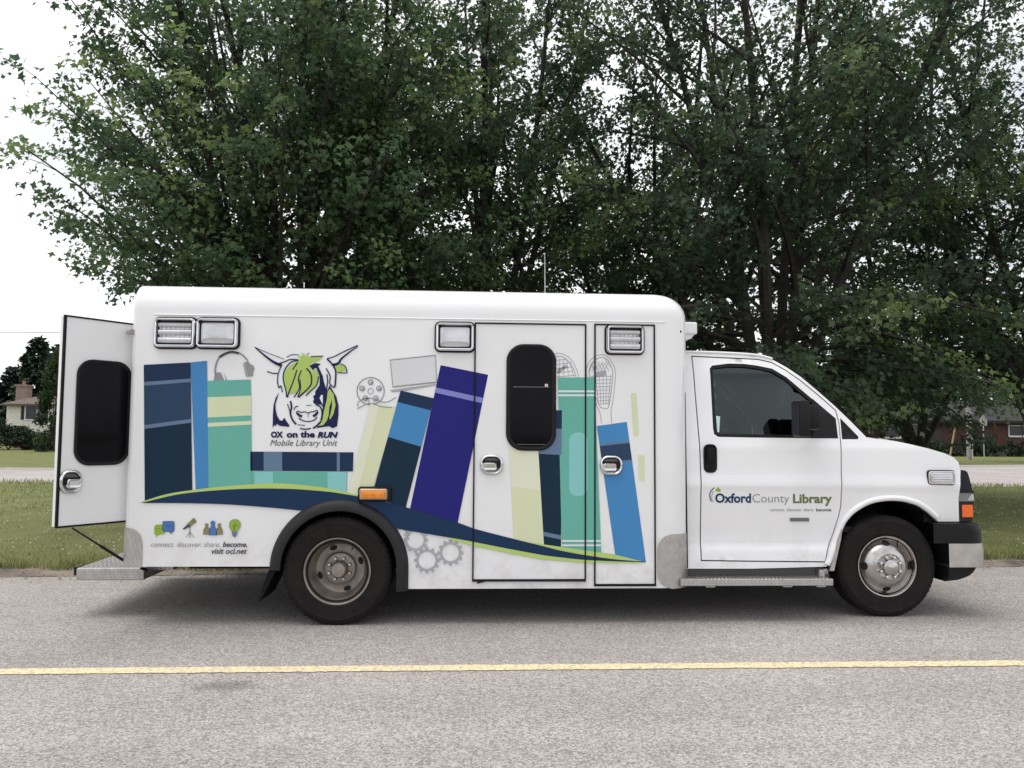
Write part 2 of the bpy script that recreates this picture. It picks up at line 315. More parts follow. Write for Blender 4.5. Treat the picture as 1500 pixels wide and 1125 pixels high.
def leafmat(name, c0, c1, c2, transl=.35, tone=False):
    m = bpy.data.materials.new(name); m.use_nodes = True; n = m.node_tree; b = n.nodes['Principled BSDF']; b.inputs['Roughness'].default_value = .5; b.inputs['Specular IOR Level'].default_value = .25
    ge = n.nodes.new('ShaderNodeNewGeometry'); c = n.nodes.new('ShaderNodeValToRGB'); e = c.color_ramp.elements; e[0].color = (*c0, 1); e[1].color = (*c2, 1); k = e.new(.55); k.color = (*c1, 1)
    if tone:
        at = n.nodes.new('ShaderNodeAttribute'); at.attribute_name = 'tone'; mm = n.nodes.new('ShaderNodeMath'); mm.operation = 'MULTIPLY_ADD'; mm.inputs[1].default_value = .22
        n.links.new(ge.outputs['Random Per Island'], mm.inputs[0]); n.links.new(at.outputs['Fac'], mm.inputs[2]); n.links.new(mm.outputs[0], c.inputs[0])
    else: n.links.new(ge.outputs['Random Per Island'], c.inputs[0])
    tr = n.nodes.new('ShaderNodeBsdfTranslucent'); ms = n.nodes.new('ShaderNodeMixShader'); ms.inputs[0].default_value = transl
    n.links.new(c.outputs[0], b.inputs['Base Color']); n.links.new(c.outputs[0], tr.inputs[0]); n.links.new(b.outputs[0], ms.inputs[1]); n.links.new(tr.outputs[0], ms.inputs[2]); n.links.new(ms.outputs[0], n.nodes['Material Output'].inputs[0]); return m
GRASS = leafmat('grass_blades', (.13, .165, .05), (.215, .245, .085), (.40, .38, .18), .4)
ey = np.vectorize(edge_y)
def reg_near(r, n):
    x = r.uniform(-14, 16, n); return x, ey(x)+.09+.12*np.sin(x*3.1)*np.sin(x*1.3)+(r.random(n)**1.7)*7.5
def reg_far(r, n):
    x = r.uniform(-22, 26, n); return x, r.uniform(8, 16.8, n)
blades('grass', 120000, reg_near, .03, .085, .0035, 1, 'green verge grass between the kerb and the far road')
blades('grass', 42000, reg_far, .04, .11, .008, 2, 'rougher grass along the edge of the far road')
def reg_edge(r, n):
    c = r.uniform(-14, 16, 260); x = c[r.integers(0, 260, n)]+r.normal(0, .05, n); return x, ey(x)+.12+np.abs(r.normal(0, .12, n))
blades('grass', 9000, reg_edge, .06, .15, .004, 3, 'taller ragged grass tufts hanging over the kerb')
pm = MB(); r = np.random.default_rng(14)
for i in range(2600):
    x = r.uniform(-12, 14); y = edge_y(x)-.05+abs(r.normal(0, .16))*(1 if r.random() < .6 else -1); sz = r.uniform(.004, .014); z = .012 if y < edge_y(x) else .034
    if y < edge_y(x)-.1: z = .004
    pv = [(x+sz*a*r.uniform(.6, 1.2), y+sz*b*r.uniform(.6, 1.2), z+sz*c*.7) for a, b, c in ((1, 0, 0), (-1, 0, 0), (0, 1, 0), (0, -1, 0), (0, 0, 1), (0, 0, -.6))]
    pm.add(pv, [(0, 2, 4), (2, 1, 4), (1, 3, 4), (3, 0, 4), (2, 0, 5), (1, 2, 5), (3, 1, 5), (0, 3, 5)])
o = pm.build('gravel', mat('gravel_grit', (.3, .26, .22), .9, var=.5, vscale=40)); tag(o, 'loose grit and gravel strewn along the kerb', 'gravel', kind='stuff')
r = np.random.default_rng(4); mb = MB()
CL = mat('clover_white', (.62, .6, .5), .8, var=.15)
for i in range(5000):
    x = r.uniform(-14, 16); cl = .5+.5*math.sin(x*1.7+1.3*math.sin(x*.6)); y = edge_y(x)+.7+r.random()*9
    if r.random() > .25+.75*abs(math.sin(x*.9+y*1.3)): continue
    s_ = r.uniform(.006, .0125); z = .06+r.uniform(.02, .07)
    mb.add([(x+s_, y, z), (x-s_, y, z), (x, y+s_, z), (x, y-s_, z), (x, y, z+s_), (x, y, z-s_*.7)], [(0, 2, 4), (2, 1, 4), (1, 3, 4), (3, 0, 4), (2, 0, 5), (1, 2, 5), (3, 1, 5), (0, 3, 5)])
o = mb.build('clover_flowers', CL, smooth=60); tag(o, 'small white clover heads scattered through the verge grass', 'clover', kind='stuff')

# ------------------------------------------------------------------ the van
XR, XF, BW = -1.477, 2.528, 2.2
ZB1 = S(300, 830)[1]; ZB2 = S(800, 862)[1]; ZT = S(780, 472)[1]; ZROOF = 2.395; RR = .2
van = empty('library_van', (0.8, 1.1, 0), 'white box-bodied mobile library van with colourful book graphics parked on the road', 'van')
AX, AZ, AR = 0.012, .39, .43
rf, rr_ = .2, .05
def plan(ins=0.):
    out = []
    x0, x1, y0, y1 = XR+min(ins, 0)+.04*max(ins, 0), XF-ins, ins, BW-ins; a_, b_ = max(rr_-ins*.2, .015), max(rf-ins*.6, .05)
    for (cx, cy, rad, s0) in ((x0+a_, y0+a_, a_, 180), (x1-b_, y0+b_, b_, 270), (x1-b_, y1-b_, b_, 0), (x0+a_, y1-a_, a_, 90)):
        for k in range(9): t = math.radians(s0+90*k/8); out.append((cx+rad*math.cos(t), cy+rad*math.sin(t)))
    return out
P0 = plan(); nP = len(P0); verts = []; faces = []
zwall = ZROOF-RR
levels = [(0, None), (0, zwall)]+[(RR*(1-math.cos(math.radians(a))), zwall+RR*math.sin(math.radians(a))) for a in (11, 22, 34, 45, 56, 68, 79, 90)]
for ins, z in levels:
    for (x, y) in plan(ins): verts.append((x, y, (ZB1 if x < AX else ZB2) if z is None else z))
side_edges = (8, 26)      # flat near side: 8->9, far side: 26->27 ; rear: 35->0
for i in range(len(levels)-1):
    for k in range(nP):
        if i == 0 and k in (8, 26, 35): continue
        k2 = (k+1) % nP; faces.append((i*nP+k, i*nP+k2, (i+1)*nP+k2, (i+1)*nP+k))
faces.append(tuple((len(levels)-1)*nP+k for k in range(nP)))
a0 = math.asin((ZB1-AZ)/AR); a1 = math.asin(max(-1, (ZB2-AZ)/AR))
for near in (True, False):
    i0, i1 = (8, 9) if near else (27, 26); y = verts[i0][1]
    arc = [(AX+AR*math.cos(t), y, AZ+AR*math.sin(t)) for t in np.linspace(math.pi-a0, 0, 25)]+[(AX+AR, y, ZB2)]
    b = len(verts); verts += arc; ng = [i0]+[b+k for k in range(len(arc))]+[i1, nP+i1, nP+i0]
    faces.append(tuple(ng) if near else tuple(ng[::-1]))
# rear wall with the open doorway on the near half
ya, yb_ = verts[35][1], verts[0][1]; x = XR; oy0, oy1, oz0, oz1 = .13, 1.08, .52, 2.08
b = len(verts); verts += [(x, yb_, ZB1), (x, ya, ZB1), (x, ya, zwall), (x, yb_, zwall), (x, oy0, oz0), (x, oy1, oz0), (x, oy1, oz1), (x, oy0, oz1)]
faces += [(b, b+1, b+5, b+4), (b+1, b+2, b+6, b+5), (b+2, b+3, b+7, b+6), (b+3, b, b+4, b+7)]
body = make('box_body', verts, faces, WHITE, van, autosmooth=35)
mb = MB(); mb.box((XR+.03, .03, .44), (-.47, BW-.03, .50)); mb.box((-.47, .76, .44), (.47, BW-.76, .50)); mb.box((.47, .03, .44), (XF-.24, BW-.03, .50))
mb.build('floor_pan', DARK, van)
mb = MB(); mb.box((-1.2, .55, .30), (4.25, .72, .46)); mb.box((-1.2, 1.48, .30), (4.25, 1.65, .46)); mb.tube([(0, .15, .375), (0, 2.05, .375)], .06, 10); mb.lathe_y([(.0, -.14), (.14, -.12), (.17, 0), (.14, .12), (0, .14)], 16, (0, 1.1, .375)); mb.box((1.0, .12, .33), (2.2, .5, .45)); mb.box((2.5, .5, .3), (4.25, 1.7, .6)); mb.tube([(-1.3, .9, .3), (.2, .9, .3), (.9, .95, .4), (2.5, .95, .4)], .045, 8)
mb.build('chassis', DARK, van)
mb = MB(); mb.box((.62, .2, .215), (2.4, BW-.28, .44), bev=.03); mb.build('underbody_shade_box', DARK, van); mb = MB(); mb.box((2.55, .35, .20), (3.5, BW-.35, .4), bev=.04); mb.build('cab_shade_box', DARK, van); mb = MB(); mb.box((-1.35, .8, .27), (-.5, BW-.3, .44), bev=.04); mb.build('rear_shade_box', DARK, van)  # boxes added under the floor to block light and darken the road below
mb = MB(); pts = [(lambda p: (p.x, p.z))(aty(*q, .10)) for q in ((1002, 575), (1004.3, 575), (1008, 832), (1002, 832))]; mb.extrude_xz(pts, .10, .3); mb.build('cab_gap_shade', BLACK, van)  # black wedge stands in for the shadow in the gap behind the cab
# drip rail
for yd_ in (.001, BW-.001):
    mb = MB(); mb.tube([(XR+.16, yd_, ZT+.014), (XF-.2, yd_, ZT+.014)], .006, 8); mb.build('drip_rail', WHITE, van, smooth=60)
# wheel well liner + flare
for q0, q1_ in ((.004, .75), (BW-.004, BW-.75)):
    mb = MB(); mb.lathe_y([(AR+.005, q0), (AR+.005, q1_), (0.0, q1_)], 24, (AX, 0, AZ), a0=-.05, a1=math.pi+.05); mb.build('wheel_well', DARK, van, smooth=40)
fl = [(AR+.052, .001), (AR+.05, -.012), (AR+.03, -.035), (AR-.005, -.055), (AR-.028, -.05), (AR-.03, -.01), (AR-.02, .03)]
mb = MB(); mb.lathe_y(fl, 40, (AX, 0, AZ), a0=-.01, a1=math.pi)
dn = [(AX+r_, y_, z_) for z_ in (AZ, ZB2-.01) for r_, y_ in fl]; q = len(fl); mb.add(dn, [(i, i+1, q+i+1, q+i) for i in range(q-1)]+[tuple(range(q, 2*q))])
dn = [(AX-r_, y_, z_) for z_ in (AZ, ZB1-.02) for r_, y_ in fl]; mb.add(dn, [(i, i+1, q+i+1, q+i) for i in range(q-1)]+[tuple(range(q, 2*q))])
mb.build('fender_flare', mat('flare_rubber', (.016, .0155, .017), .5, var=.2, bump=.15, spec=.35), van, smooth=50)
mb = MB(); p0 = aty(400, 836, .06); p1 = aty(379, 881, .06)
for (pa, pb, th) in ((p0, p1, .012),):
    mb.extrude_xz([(pa.x-.03, pa.z), (pa.x+.02, pa.z), (pb.x+.012, pb.z), (pb.x-.006, pb.z)], .05, .5)
mb.build('mud_flap', BLACK, van)

# --- side door and compartment door slabs (3 mm proud)
def gasket(name, x0, x1, z0, z1, y, w, parent, extra=None):
    mb = MB(); 
    for a, b in (((x0-w, y, z0-w*1.6), (x0, y+.01, z1+w)), ((x1, y, z0-w*1.6), (x1+w, y+.01, z1+w)), ((x0, y, z1), (x1, y+.01, z1+w)), ((x0, y, z0-w*1.6), (x1, y+.01, z0))): mb.box(a, b)
    if extra: extra(mb)
    return mb.build(name, BLACK, parent)
def door(name, pxl, pxr, pyt, pyb, label):
    xl, zt = S(pxl, pyt); xr, zb = S(pxr, pyb); mb = MB(); mb.box((xl+.007, -.003, zb+.010), (xr-.007, .02, zt-.007)); d = mb.build(name, WHITE, van); d['label'] = label
    return d, xl, xr, zb, zt
def handle(parent, px, py, w=.165, h=.142, xf=None):
    cx, cz = S(px, py) if xf is None else (px, py)
    mb = MB(); ringsweep(mb, cx, cz, w, h, .062, [(0, -.008), (.0, -.016), (.005, -.024), (.012, -.026), (.020, -.020), (.026, -.010)], cap=False, xf=xf, n=7)
    mb3 = MB(); ringsweep(mb3, cx, cz, w-.05, h-.05, .04, [(0, -.0095), (.002, -.010)], xf=xf, n=7)
    ringsweep(mb, cx-.012, cz-.012, w*.60, h*.40, .018, [(0, -.011), (0, -.026), (.006, -.032), (.012, -.028), (.018, -.028)], xf=xf)
    mb2 = MB(); ringsweep(mb2, cx+w*.33, cz+.004, .03, .05, .013, [(0, -.012), (0, -.02), (.004, -.022)], xf=xf); ringsweep(mb2, cx-.006, cz+.022, w*.66, .012, .005, [(0, -.012), (.0, -.026), (.002, -.027)], xf=xf)
    ha = mb.build('handle', CHROME, parent, smooth=50); mb3.build('handle_recess', mat('dark_steel', (.12, .12, .125), .35, .7), parent); mb2.build('handle_lock', BLKPL, parent, smooth=40); return ha
sdoor, xl, xr, zb, zt = door('side_door', 696, 857.5, 473, 850, 'side entry door with a dark rounded window')
gasket('gasket', xl+.007, xr-.007, zb+.010, zt-.007, -.0115, .010, sdoor)
mb = MB(); a = S(699, 853); b = S(712, 850); mb.tube([(a[0], -.02, a[1]), (b[0], -.014, b[1]), (xr, -.014, zb-.0)], .007, 6); mb.build('door_seal', BLACK, sdoor)
cdoor, xl2, xr2, zb2, zt2 = door('compartment_door', 871, 960, 475, 857, 'narrow compartment door behind the cab')
gasket('gasket', xl2+.007, xr2-.007, zb2+.010, zt2-.007, -.0115, .010, cdoor)
handle(sdoor, 720, 680.5); handle(cdoor, 895, 681.5)
wx0, wz1 = S(742, 504); wx1, wz0 = S(814, 660.5)
mb = MB(); ringsweep(mb, (wx0+wx1)/2, (wz0+wz1)/2, wx1-wx0, wz1-wz0, .125, [(0, -.008), (0, -.016), (.006, -.02), (.024, -.02), (.03, -.014)], cap=False, n=8); wf = mb.build('window_frame', BLKPL, sdoor, smooth=50)
mb = MB(); ringsweep(mb, (wx0+wx1)/2, (wz0+wz1)/2, wx1-wx0-.04, wz1-wz0-.04, .11, [(0, -.0125), (.002, -.013)], n=8); mb.build('window', GLASSB, sdoor)
zl = S(770, 567)[1]; mb = MB(); mb.box((wx0+.05, -.016, zl-.0022), (wx1-.05, -.0128, zl+.0022)); mb.build('window_rail', mat('grey_trim', (.16, .15, .16), .4), sdoor)
lx_, lz_ = S(800, 565); mb = MB(); mb.box((lx_-.012, -.022, lz_-.012), (lx_+.012, -.0128, lz_+.012), bev=.003); mb.build('window_latch', STEEL, sdoor)
zl = S(770, 651)[1]; mb = MB(); mb.box((wx0+.08, -.0215, zl-.0016), (wx1-.08, -.0135, zl+.0016)); mb.build('window_rail', MATS['grey_trim'], sdoor)

# --- flood / scene lights
def scene_light(px, py, wpx, hpx, flood, tilt=0):
    cx, cz = S(px, py); w, h = wpx/201., hpx/201.
    mb = MB(); ringsweep(mb, cx, cz, w, h, .035, [(-.007, -.001), (-.007, -.014), (.002, -.018)], cap=True); root = mb.build('scene_light', BLKPL, van, smooth=40)
    mb = MB(); ringsweep(mb, cx, cz, w-.006, h-.006, .032, [(0, -.012), (.002, -.044), (.009, -.054), (.017, -.052), (.022, -.030), (.026, -.020)], cap=False, n=6); mb.build('bezel', CHROME, root, smooth=40)
    mb = MB()
    iw, ih = w-.062, h-.062
    if flood:
        G = 14; gv = [(cx+(iw/2+.011)*(2*i/G-1), -.018-.016*((1-(2*i/G-1)**4)*(1-(2*j/G-1)**4)), cz+(ih/2+.011)*(2*j/G-1)) for j in range(G+1) for i in range(G+1)]
        mb.add(gv, [(j*(G+1)+i, j*(G+1)+i+1, (j+1)*(G+1)+i+1, (j+1)*(G+1)+i) for j in range(G) for i in range(G)])
    else:
        ringsweep(mb, cx, cz, iw+.022, ih+.022, .015, [(0, -.018), (.004, -.021)])
        for k, (zz, rad_) in enumerate(((-.34, .2), (.02, .2), (.36, .16))): mb.tube([(cx-iw/2, -.019, cz+zz*ih), (cx+iw/2, -.019, cz+zz*ih)], ih*rad_*.72, 14)
        for k in range(7): xx = cx-iw/2+iw*(k+.5)/7; mb.box((xx-.0006, -.036, cz-ih*.45), (xx+.0006, -.02, cz+ih*.45))
    mb.build('lens', LENS, root, smooth=40)
    mb = MB(); ringsweep(mb, cx, cz, w-.048, h-.048, .02, [(0, -.019), (0, -.026), (.010, -.026), (.010, -.019)], cap=False); mb.build('lens_gasket', BLKPL, root)
    for sx in (-1, 1):
        for sz in (-1, 1):
            mb = MB(); mb.lathe_y([(0, -.032), (.006, -.032), (.008, -.028), (.008, -.018)], 10, (cx+sx*(iw/2-.002), 0, cz+sz*(ih/2-.002))); mb.build('screw', BLKPL, root)
scene_light(258.5, 488, 58, 43, False); scene_light(320, 488.5, 59, 43, True); scene_light(666.5, 494, 56, 42, True); scene_light(914.5, 498, 56, 42, False)
cx, cz = S(549.5, 723.5); mb = MB(); ringsweep(mb, cx, cz, .235, .104, .02, [(0, -.004), (0, -.02), (.006, -.028), (.014, -.028)]); root = mb.build('marker_light', BLKPL, van, smooth=40)
mb = MB(); ringsweep(mb, cx-.008, cz, .2, .082, .014, [(0, -.02), (.002, -.04), (.008, -.046)]); mb.build('bezel', mat('brass_bezel', (.55, .43, .3), .3, .8), root, smooth=40)
mb = MB(); ringsweep(mb, cx-.008, cz-.002, .172, .056, .01, [(0, -.044), (.004, -.058), (.012, -.062)]); mb.box((cx-.085, -.064, cz-.003), (cx+.07, -.05, cz+.003)); mb.build('lens', AMBER, root, smooth=40)

# --- corner guards, step, antenna, light bar, screws
def guard(xa, xb, za, zb_, rear, y):
    pts = [p for p in plan(-.004)]
    mb = MB(); n_ = 9
    seg = (0, 9) if rear else (9, 18)
    arc = plan(-.005)[seg[0]:seg[1]]
    if rear: line = [(arc[0][0], .3)]+arc+[(xb, -.005)]
    else: line = [(xa, -.005)]+arc+[(arc[-1][0], .5)]
    ztop = []
    for (x, y_) in line:
        # rounded upper corner on the flat side
        d = (xb-x) if rear else (x-xa); R = .11
        ztop.append(zb_-(R-math.sqrt(max(0, R*R-(R-min(d, R))**2))))
    v = [(x, y_, za) for x, y_ in line]+[(x, y_, z) for (x, y_), z in zip(line, ztop)]; k = len(line)
    return v, [(i, i+1, k+i+1, k+i) for i in range(k-1)]
gx = S(209, 800)[0]; zt_ = S(190, 773)[1]
def dens(line_x0, line_x1): return [line_x0+(line_x1-line_x0)*i/8 for i in range(9)]
def guard2(rear):
    if rear:
        arc = plan(-.005)[0:9]; xb = gx; fl_ = [(x, -.005) for x in dens(arc[-1][0], xb)[1:]]; line = [(arc[0][0], .3), (arc[0][0], .15)]+arc+fl_; dist = lambda x: xb-x; za, zc = ZB1-.005, zt_
    else:
        arc = plan(-.005)[9:18]; xa = S(963, 820)[0]; fl_ = [(x, -.005) for x in dens(xa, arc[0][0])[:-1]]; line = fl_+arc+[(arc[-1][0], .5)]; dist = lambda x: x-xa; za, zc = ZB2-.005, S(985, 783)[1]
    R = .11; T = []; B = []
    for (x, y_) in line:
        d = min(max(dist(x), 0), R); dz = R-math.sqrt(max(0, R*R-(R-d)**2)); T.append((x, y_, zc-dz)); B.append((x, y_, za+(dz if not rear else 0)))
    k = len(line); mb = MB(); mb.add(B+T, [(i, i+1, k+i+1, k+i) for i in range(k-1)]); return mb.build('corner_guard', PLATE, van, smooth=40)
guard2(True); guard2(False)
mb = MB(); mb.box((-1.92, .30, .258), (-1.44, 1.9, .345), bev=.008); mb.box((-1.6, .5, .3), (-1.3, .6, .42)); mb.box((-1.6, 1.6, .3), (-1.3, 1.7, .42))
for i in range(14):
    for j in range(22): mb.box((-1.90+i*.032, .33+j*.07, .345), (-1.885+i*.032, .375+j*.07, .349))
mb.build('rear_step', PLATE, van)
mb = MB(); mb.box((-1.94, .31, .292), (-1.922, .42, .35)); mb.build('step_bumper', BLKPL, van); p = aty(205, 838, .2); mb = MB(); mb.tube([(p.x, .2, .42), (p.x+.01, .2, .36), (p.x+.05, .2, .345)], .012, 6); mb.build('step_bracket', BLKPL, van)
p = aty(798.5, 432, .9); q_ = aty(798, 371, .9); mb = MB(); mb.tube([(p.x, .9, ZROOF-.01), (p.x, .9, ZROOF+.03)], .02, 8); mb.tube([(p.x, .9, ZROOF+.02), (q_.x, .9, q_.z)], [.0045, .003], 6); mb.build('antenna', mat('pale_antenna', (.45, .47, .47), .4), van)
a = aty(1003, 496, .3); b = aty(1019, 473, .3); mb = MB(); mb.box((XF-.01, .25, a.z+.03), (b.x, 1.95, b.z), bev=.012); mb.extrude_xz([(XF-.01, a.z+.03), (b.x-.012, a.z+.035), (b.x-.05, a.z-.005), (XF-.01, a.z-.01)], .27, 1.93); lb = mb.build('light_bar', WHITE2, van)
mb = MB(); mb.box((b.x-.002, .35, a.z+.045), (b.x+.004, 1.85, b.z-.015)); mb.build('lens', LENS, lb)
for (px, py) in ((996, 487),):
    p = aty(px, py, .1); mb = MB(); yy = min(q[1] for q in [(0, .0)]); 
    x_ = p.x; cx_ = XF-rf; yv = rf-math.sqrt(max(0, rf*rf-(x_-cx_)**2)) if x_ > cx_ else (.02 if x_ < XR+rr_ else 0)
    mb.lathe_y([(0, -.008), (.009, -.006), (.011, .004)], 10, (x_-(.01 if px > 900 else -.012), yv-.004, p.z)); mb.build('screw', BLKPL, van)

# --- open rear door
def pd(px, py, depth): d = ray(px, py); return CAM+d*depth
fe_t = pd(97, 461, 5.30); fe_b = pd(80, 771, 5.30)
fx_, fy_ = (fe_t.x+fe_b.x)/2, (fe_t.y+fe_b.y)/2; hx, hy = XR-.005, .10
dv = Vector((fx_-hx, fy_-hy, 0)); DW = dv.length; dv.normalize(); dn_ = Vector((-dv.y, dv.x, 0))   # outer normal towards +x,-y
if dn_.y > 0: dn_ = -dn_
dz0, dz1 = fe_b.z, fe_t.z
def D(v): # local (u along door from the hinge, y outward negative, z)
    return Vector((hx, hy, 0))+dv*v[0]+dn_*(-v[1])+Vector((0, 0, v[2]))
mb = MB(); mb.box((0.02, 0, dz0), (DW, .05, dz1)); mb.v = [tuple(D(v)) for v in mb.v]; rd = mb.build('rear_door', WHITE2, van); rd['label'] = 'rear door swung wide open'
mb = MB()
for a, b in (((.02, -.006, dz0-.008), (DW-.008, .012, dz0+.004)), ((.02, -.006, dz1-.004), (DW-.008, .012, dz1+.007)), ((DW-.012, -.006, dz0-.008), (DW+.003, .012, dz1+.007))): mb.box(a, b)
mb.v = [tuple(D(v)) for v in mb.v]; mb.build('gasket', BLACK, rd)
def du(px):   # door coordinate u for a picture column
    d = ray(px, 600); A = Vector((hx, hy))
    # CAM + t d = A + u dv
    den = d.x*dv.y-d.y*dv.x; wx, wy = A.x-CAM.x, A.y-CAM.y; t = (wx*dv.y-wy*dv.x)/den; return ((CAM+d*t).xy-A).dot(dv.xy), t
def dzz(px, py): u, t = du(px); return (CAM+ray(px, py)*t).z
u1 = du(110)[0]; zt1 = dzz(130, 526); zb1 = dzz(125, 682)
u0_ = max(.021, u1-.50)
mb = MB(); ringsweep(mb, (u0_+u1)/2, (zt1+zb1)/2, u1-u0_, zt1-zb1, .11, [(0, -.002), (0, -.012), (.012, -.014), (.022, -.008)], cap=False, n=8, xf=lambda v: tuple(D(v))); mb.build('window_frame', BLKPL, rd, smooth=50)
mb = MB(); ringsweep(mb, (u0_+u1)/2, (zt1+zb1)/2, u1-u0_-.03, zt1-zb1-.03, .1, [(0, -.006), (.002, -.007)], n=8, xf=lambda v: tuple(D(v))); mb.build('window', GLASSB, rd)
handle(rd, du(107)[0], dzz(107, 705), .15, .155, xf=lambda v: tuple(D(v)))
p = aty(186, 486, .0); mb = MB(); c = D((.07, -.03, dzz(180, 486))); mb.tube([c, c+dn_*.05], .02, 10); mb.build('door_catch', STEEL, rd)
a = D((du(112)[0], -.01, dz0-.015)); b = aty(186, 824, .06); mb = MB(); mb.tube([a, a.lerp(b, .55)], .006, 8); mb.tube([a.lerp(b, .5), b], .010, 8); mb.build('gas_strut', BLKPL, rd)
mb = MB(); mb.box((XR-.03, 1.11, .52), (XR-.004, 2.1, 2.08)); r2 = mb.build('rear_door', WHITE2, van); mb = MB(); mb.box((XR-.036, 1.35, 1.1), (XR-.031, 1.9, 1.8)); mb.build('window', GLASSB, r2)

# ------------------------------------------------------------------ printed graphics (flat vinyl sheets on the side)
class Decal:
    """Polygons given in picture columns/rows of the measured side panel, laid on the real plane y = -layer."""
    def __init__(s, name, y=-.0050, mapf=None): s.name = name; s.y = y; s.mats = []; s.v = []; s.f = []; s.mi = []; s.k = 0; s.map = mapf or (lambda px, py, y: (lambda p: (p.x, y, p.z))(aty(px, py, 0.0)))
    def _m(s, m):
        if m not in s.mats: s.mats.append(m)
        return s.mats.index(m)
    def poly(s, pts, m, up=1):
        y = s.y-.0005*s.k; s.k += up; tri = tessellate_polygon([[Vector((p[0], p[1], 0)) for p in pts]]); b = len(s.v)
        s.v += [s.map(p[0], p[1], y) for p in pts]; s.f += [tuple(b+i for i in t) for t in tri]; s.mi += [s._m(m)]*len(tri); return s
    def stroke(s, pts, w, m, sub=5, closed=False):
        pts = [tuple(p) for p in pts]; P = smoothpoly(pts, sub, closed) if sub > 1 else pts
        n = len(P); A, B = [], []
        for i, p in enumerate(P):
            a, c = (P[(i-1) % n], P[(i+1) % n]) if closed else (P[max(i-1, 0)], P[min(i+1, n-1)])
            tx, ty = c[0]-a[0], c[1]-a[1]; l = math.hypot(tx, ty) or 1
            ww = (w if not isinstance(w, (tuple, list)) else w[0]+(w[1]-w[0])*i/(n-1))/2
            A.append((p[0]-ty/l*ww, p[1]+tx/l*ww)); B.append((p[0]+ty/l*ww, p[1]-tx/l*ww))
        y = s.y-.0005*s.k; b = len(s.v); s.v += [s.map(*p, y) for p in A+B]; r = n if closed else n-1
        s.f += [(b+i, b+(i+1) % n, b+n+(i+1) % n, b+n+i) for i in range(r)]; s.mi += [s._m(m)]*r; return s
    def text(s, body, x0, x1, yb, yt, m, bold=0., shear=0., vmax=None):
        c = bpy.data.curves.new('t', 'FONT'); c.body = body; c.offset = bold; c.shear = shear; c.resolution_u = 3; o = bpy.data.objects.new('t', c); COL.objects.link(o)
        dg = bpy.context.evaluated_depsgraph_get(); me = bpy.data.meshes.new_from_object(o.evaluated_get(dg)); vv = [v.co.copy() for v in me.vertices]; ff = [tuple(p.vertices) for p in me.polygons]
        bpy.data.objects.remove(o); bpy.data.curves.remove(c); bpy.data.meshes.remove(me)
        u0 = min(v.x for v in vv); u1 = max(v.x for v in vv); vm = vmax or max(v.y for v in vv); y = s.y-.0005*s.k; b = len(s.v)
        s.v += [s.map(x0+(v.x-u0)/(u1-u0)*(x1-x0), yb-v.y/vm*(yb-yt), y) for v in vv]; s.f += [tuple(b+i for i in q) for q in ff]; s.mi += [s._m(m)]*len(ff); return s
    def disc(s, cx, cy, r, m, n=24, ry=None): return s.poly([(cx+r*math.cos(2*math.pi*i/n), cy+(ry or r)*math.sin(2*math.pi*i/n)) for i in range(n)], m)
    def done(s, parent=van, label=None):
        o = make(s.name, s.v, s.f, None, parent, mats=s.mats, midx=s.mi); 
        if label: o['label'] = label
        return o
def quadband(pl, pr, bands, d, m):   # helper: bands between left edge line pl and right edge line pr
    pass
BY = -.0050
def lerp2(a, b, t): return (a[0]+(b[0]-a[0])*t, a[1]+(b[1]-a[1])*t)
def book(TL, TR, BR, BL, base, bands, label, y=BY):
    """bands: (t0l, t1l, material) fractions down the spine"""
    d = Decal('book_graphic', y); d.poly([TL, TR, BR, BL], base)
    for t0, t1, m in bands: d.poly([lerp2(TL, BL, t0), lerp2(TR, BR, t0), lerp2(TR, BR, t1), lerp2(TL, BL, t1)], m, up=0)
    return d.done(label=label)
book((211, 534.5), (279.5, 531), (282, 719), (212.5, 735), NAVY2, [(.0, .12, NAVY), (.125, .152, STEELB), (.152, .44, NAVYM), (.44, .468, STEELB), (.468, .98, NAVY2)], 'wide navy book spine')
book((279.5, 531), (303.5, 528.5), (306, 717), (287, 719.5), BLUE, [], 'slim blue book spine')
book((304, 558), (367.5, 556), (369.5, 713), (306, 718), TEAL, [(.15, .335, CREAM), (.385, .42, CREAM)], 'teal book spine with cream bands')
d = Decal('book_graphic', BY); d.poly([(369, 690.5), (509, 691), (508, 722), (369, 714)], TEAL).poly([(373, 691), (400, 691), (400, 715), (373, 713)], TEALL, 0).poly([(480, 691), (508, 691), (507.5, 722), (480, 717.5)], TEALL); d.done(label='teal book lying flat')
d = Decal('book_graphic', BY); d.poly([(367, 661.5), (518, 662.5), (517, 690.5), (367, 689.5)], NAVY).poly([(386.5, 661.6), (413.5, 661.8), (413.5, 689.8), (386.5, 689.7)], STEELB, 0).poly([(493.5, 662.3), (498, 662.4), (498, 690.3), (493.5, 690.3)], STEELB); d.done(label='navy book lying flat')
d = Decal('book_graphic', BY); d.poly([(543, 591), (581, 597), (546, 716), (541, 730), (510, 722)], CREAM).poly([(543, 591), (556, 593), (524, 725), (510, 722)], CREAML); d.done(label='leaning cream book spine')
book((587, 572), (635.5, 583.5), (594, 745), (545, 726), NAVY2, [(.0, .11, NAVY), (.11, .44, BLUE)], 'leaning navy book spine with blue panel', BY-.0015)
book((645.5, 535), (715, 549), (670, 768), (600.5, 746), INDIGO, [(.155, .19, LAV)], 'leaning indigo book spine with lavender stripe')
book((745, 640), (788, 640), (797, 803), (752.5, 792), CREAM, [(0, .48, CREAML)], 'pale cream book spine below the door window')
book((785, 601), (823, 601), (821.5, 809), (797, 803), NAVY2, [(.0, .13, NAVY), (.13, .315, STEELB), (.88, .91, STEELB)], 'navy book spine beside the door window', BY-.001)
d = Decal('book_graphic', BY-.0012); d.poly([(817, 553), (870.5, 553), (881, 818), (823, 810)], TEAL)
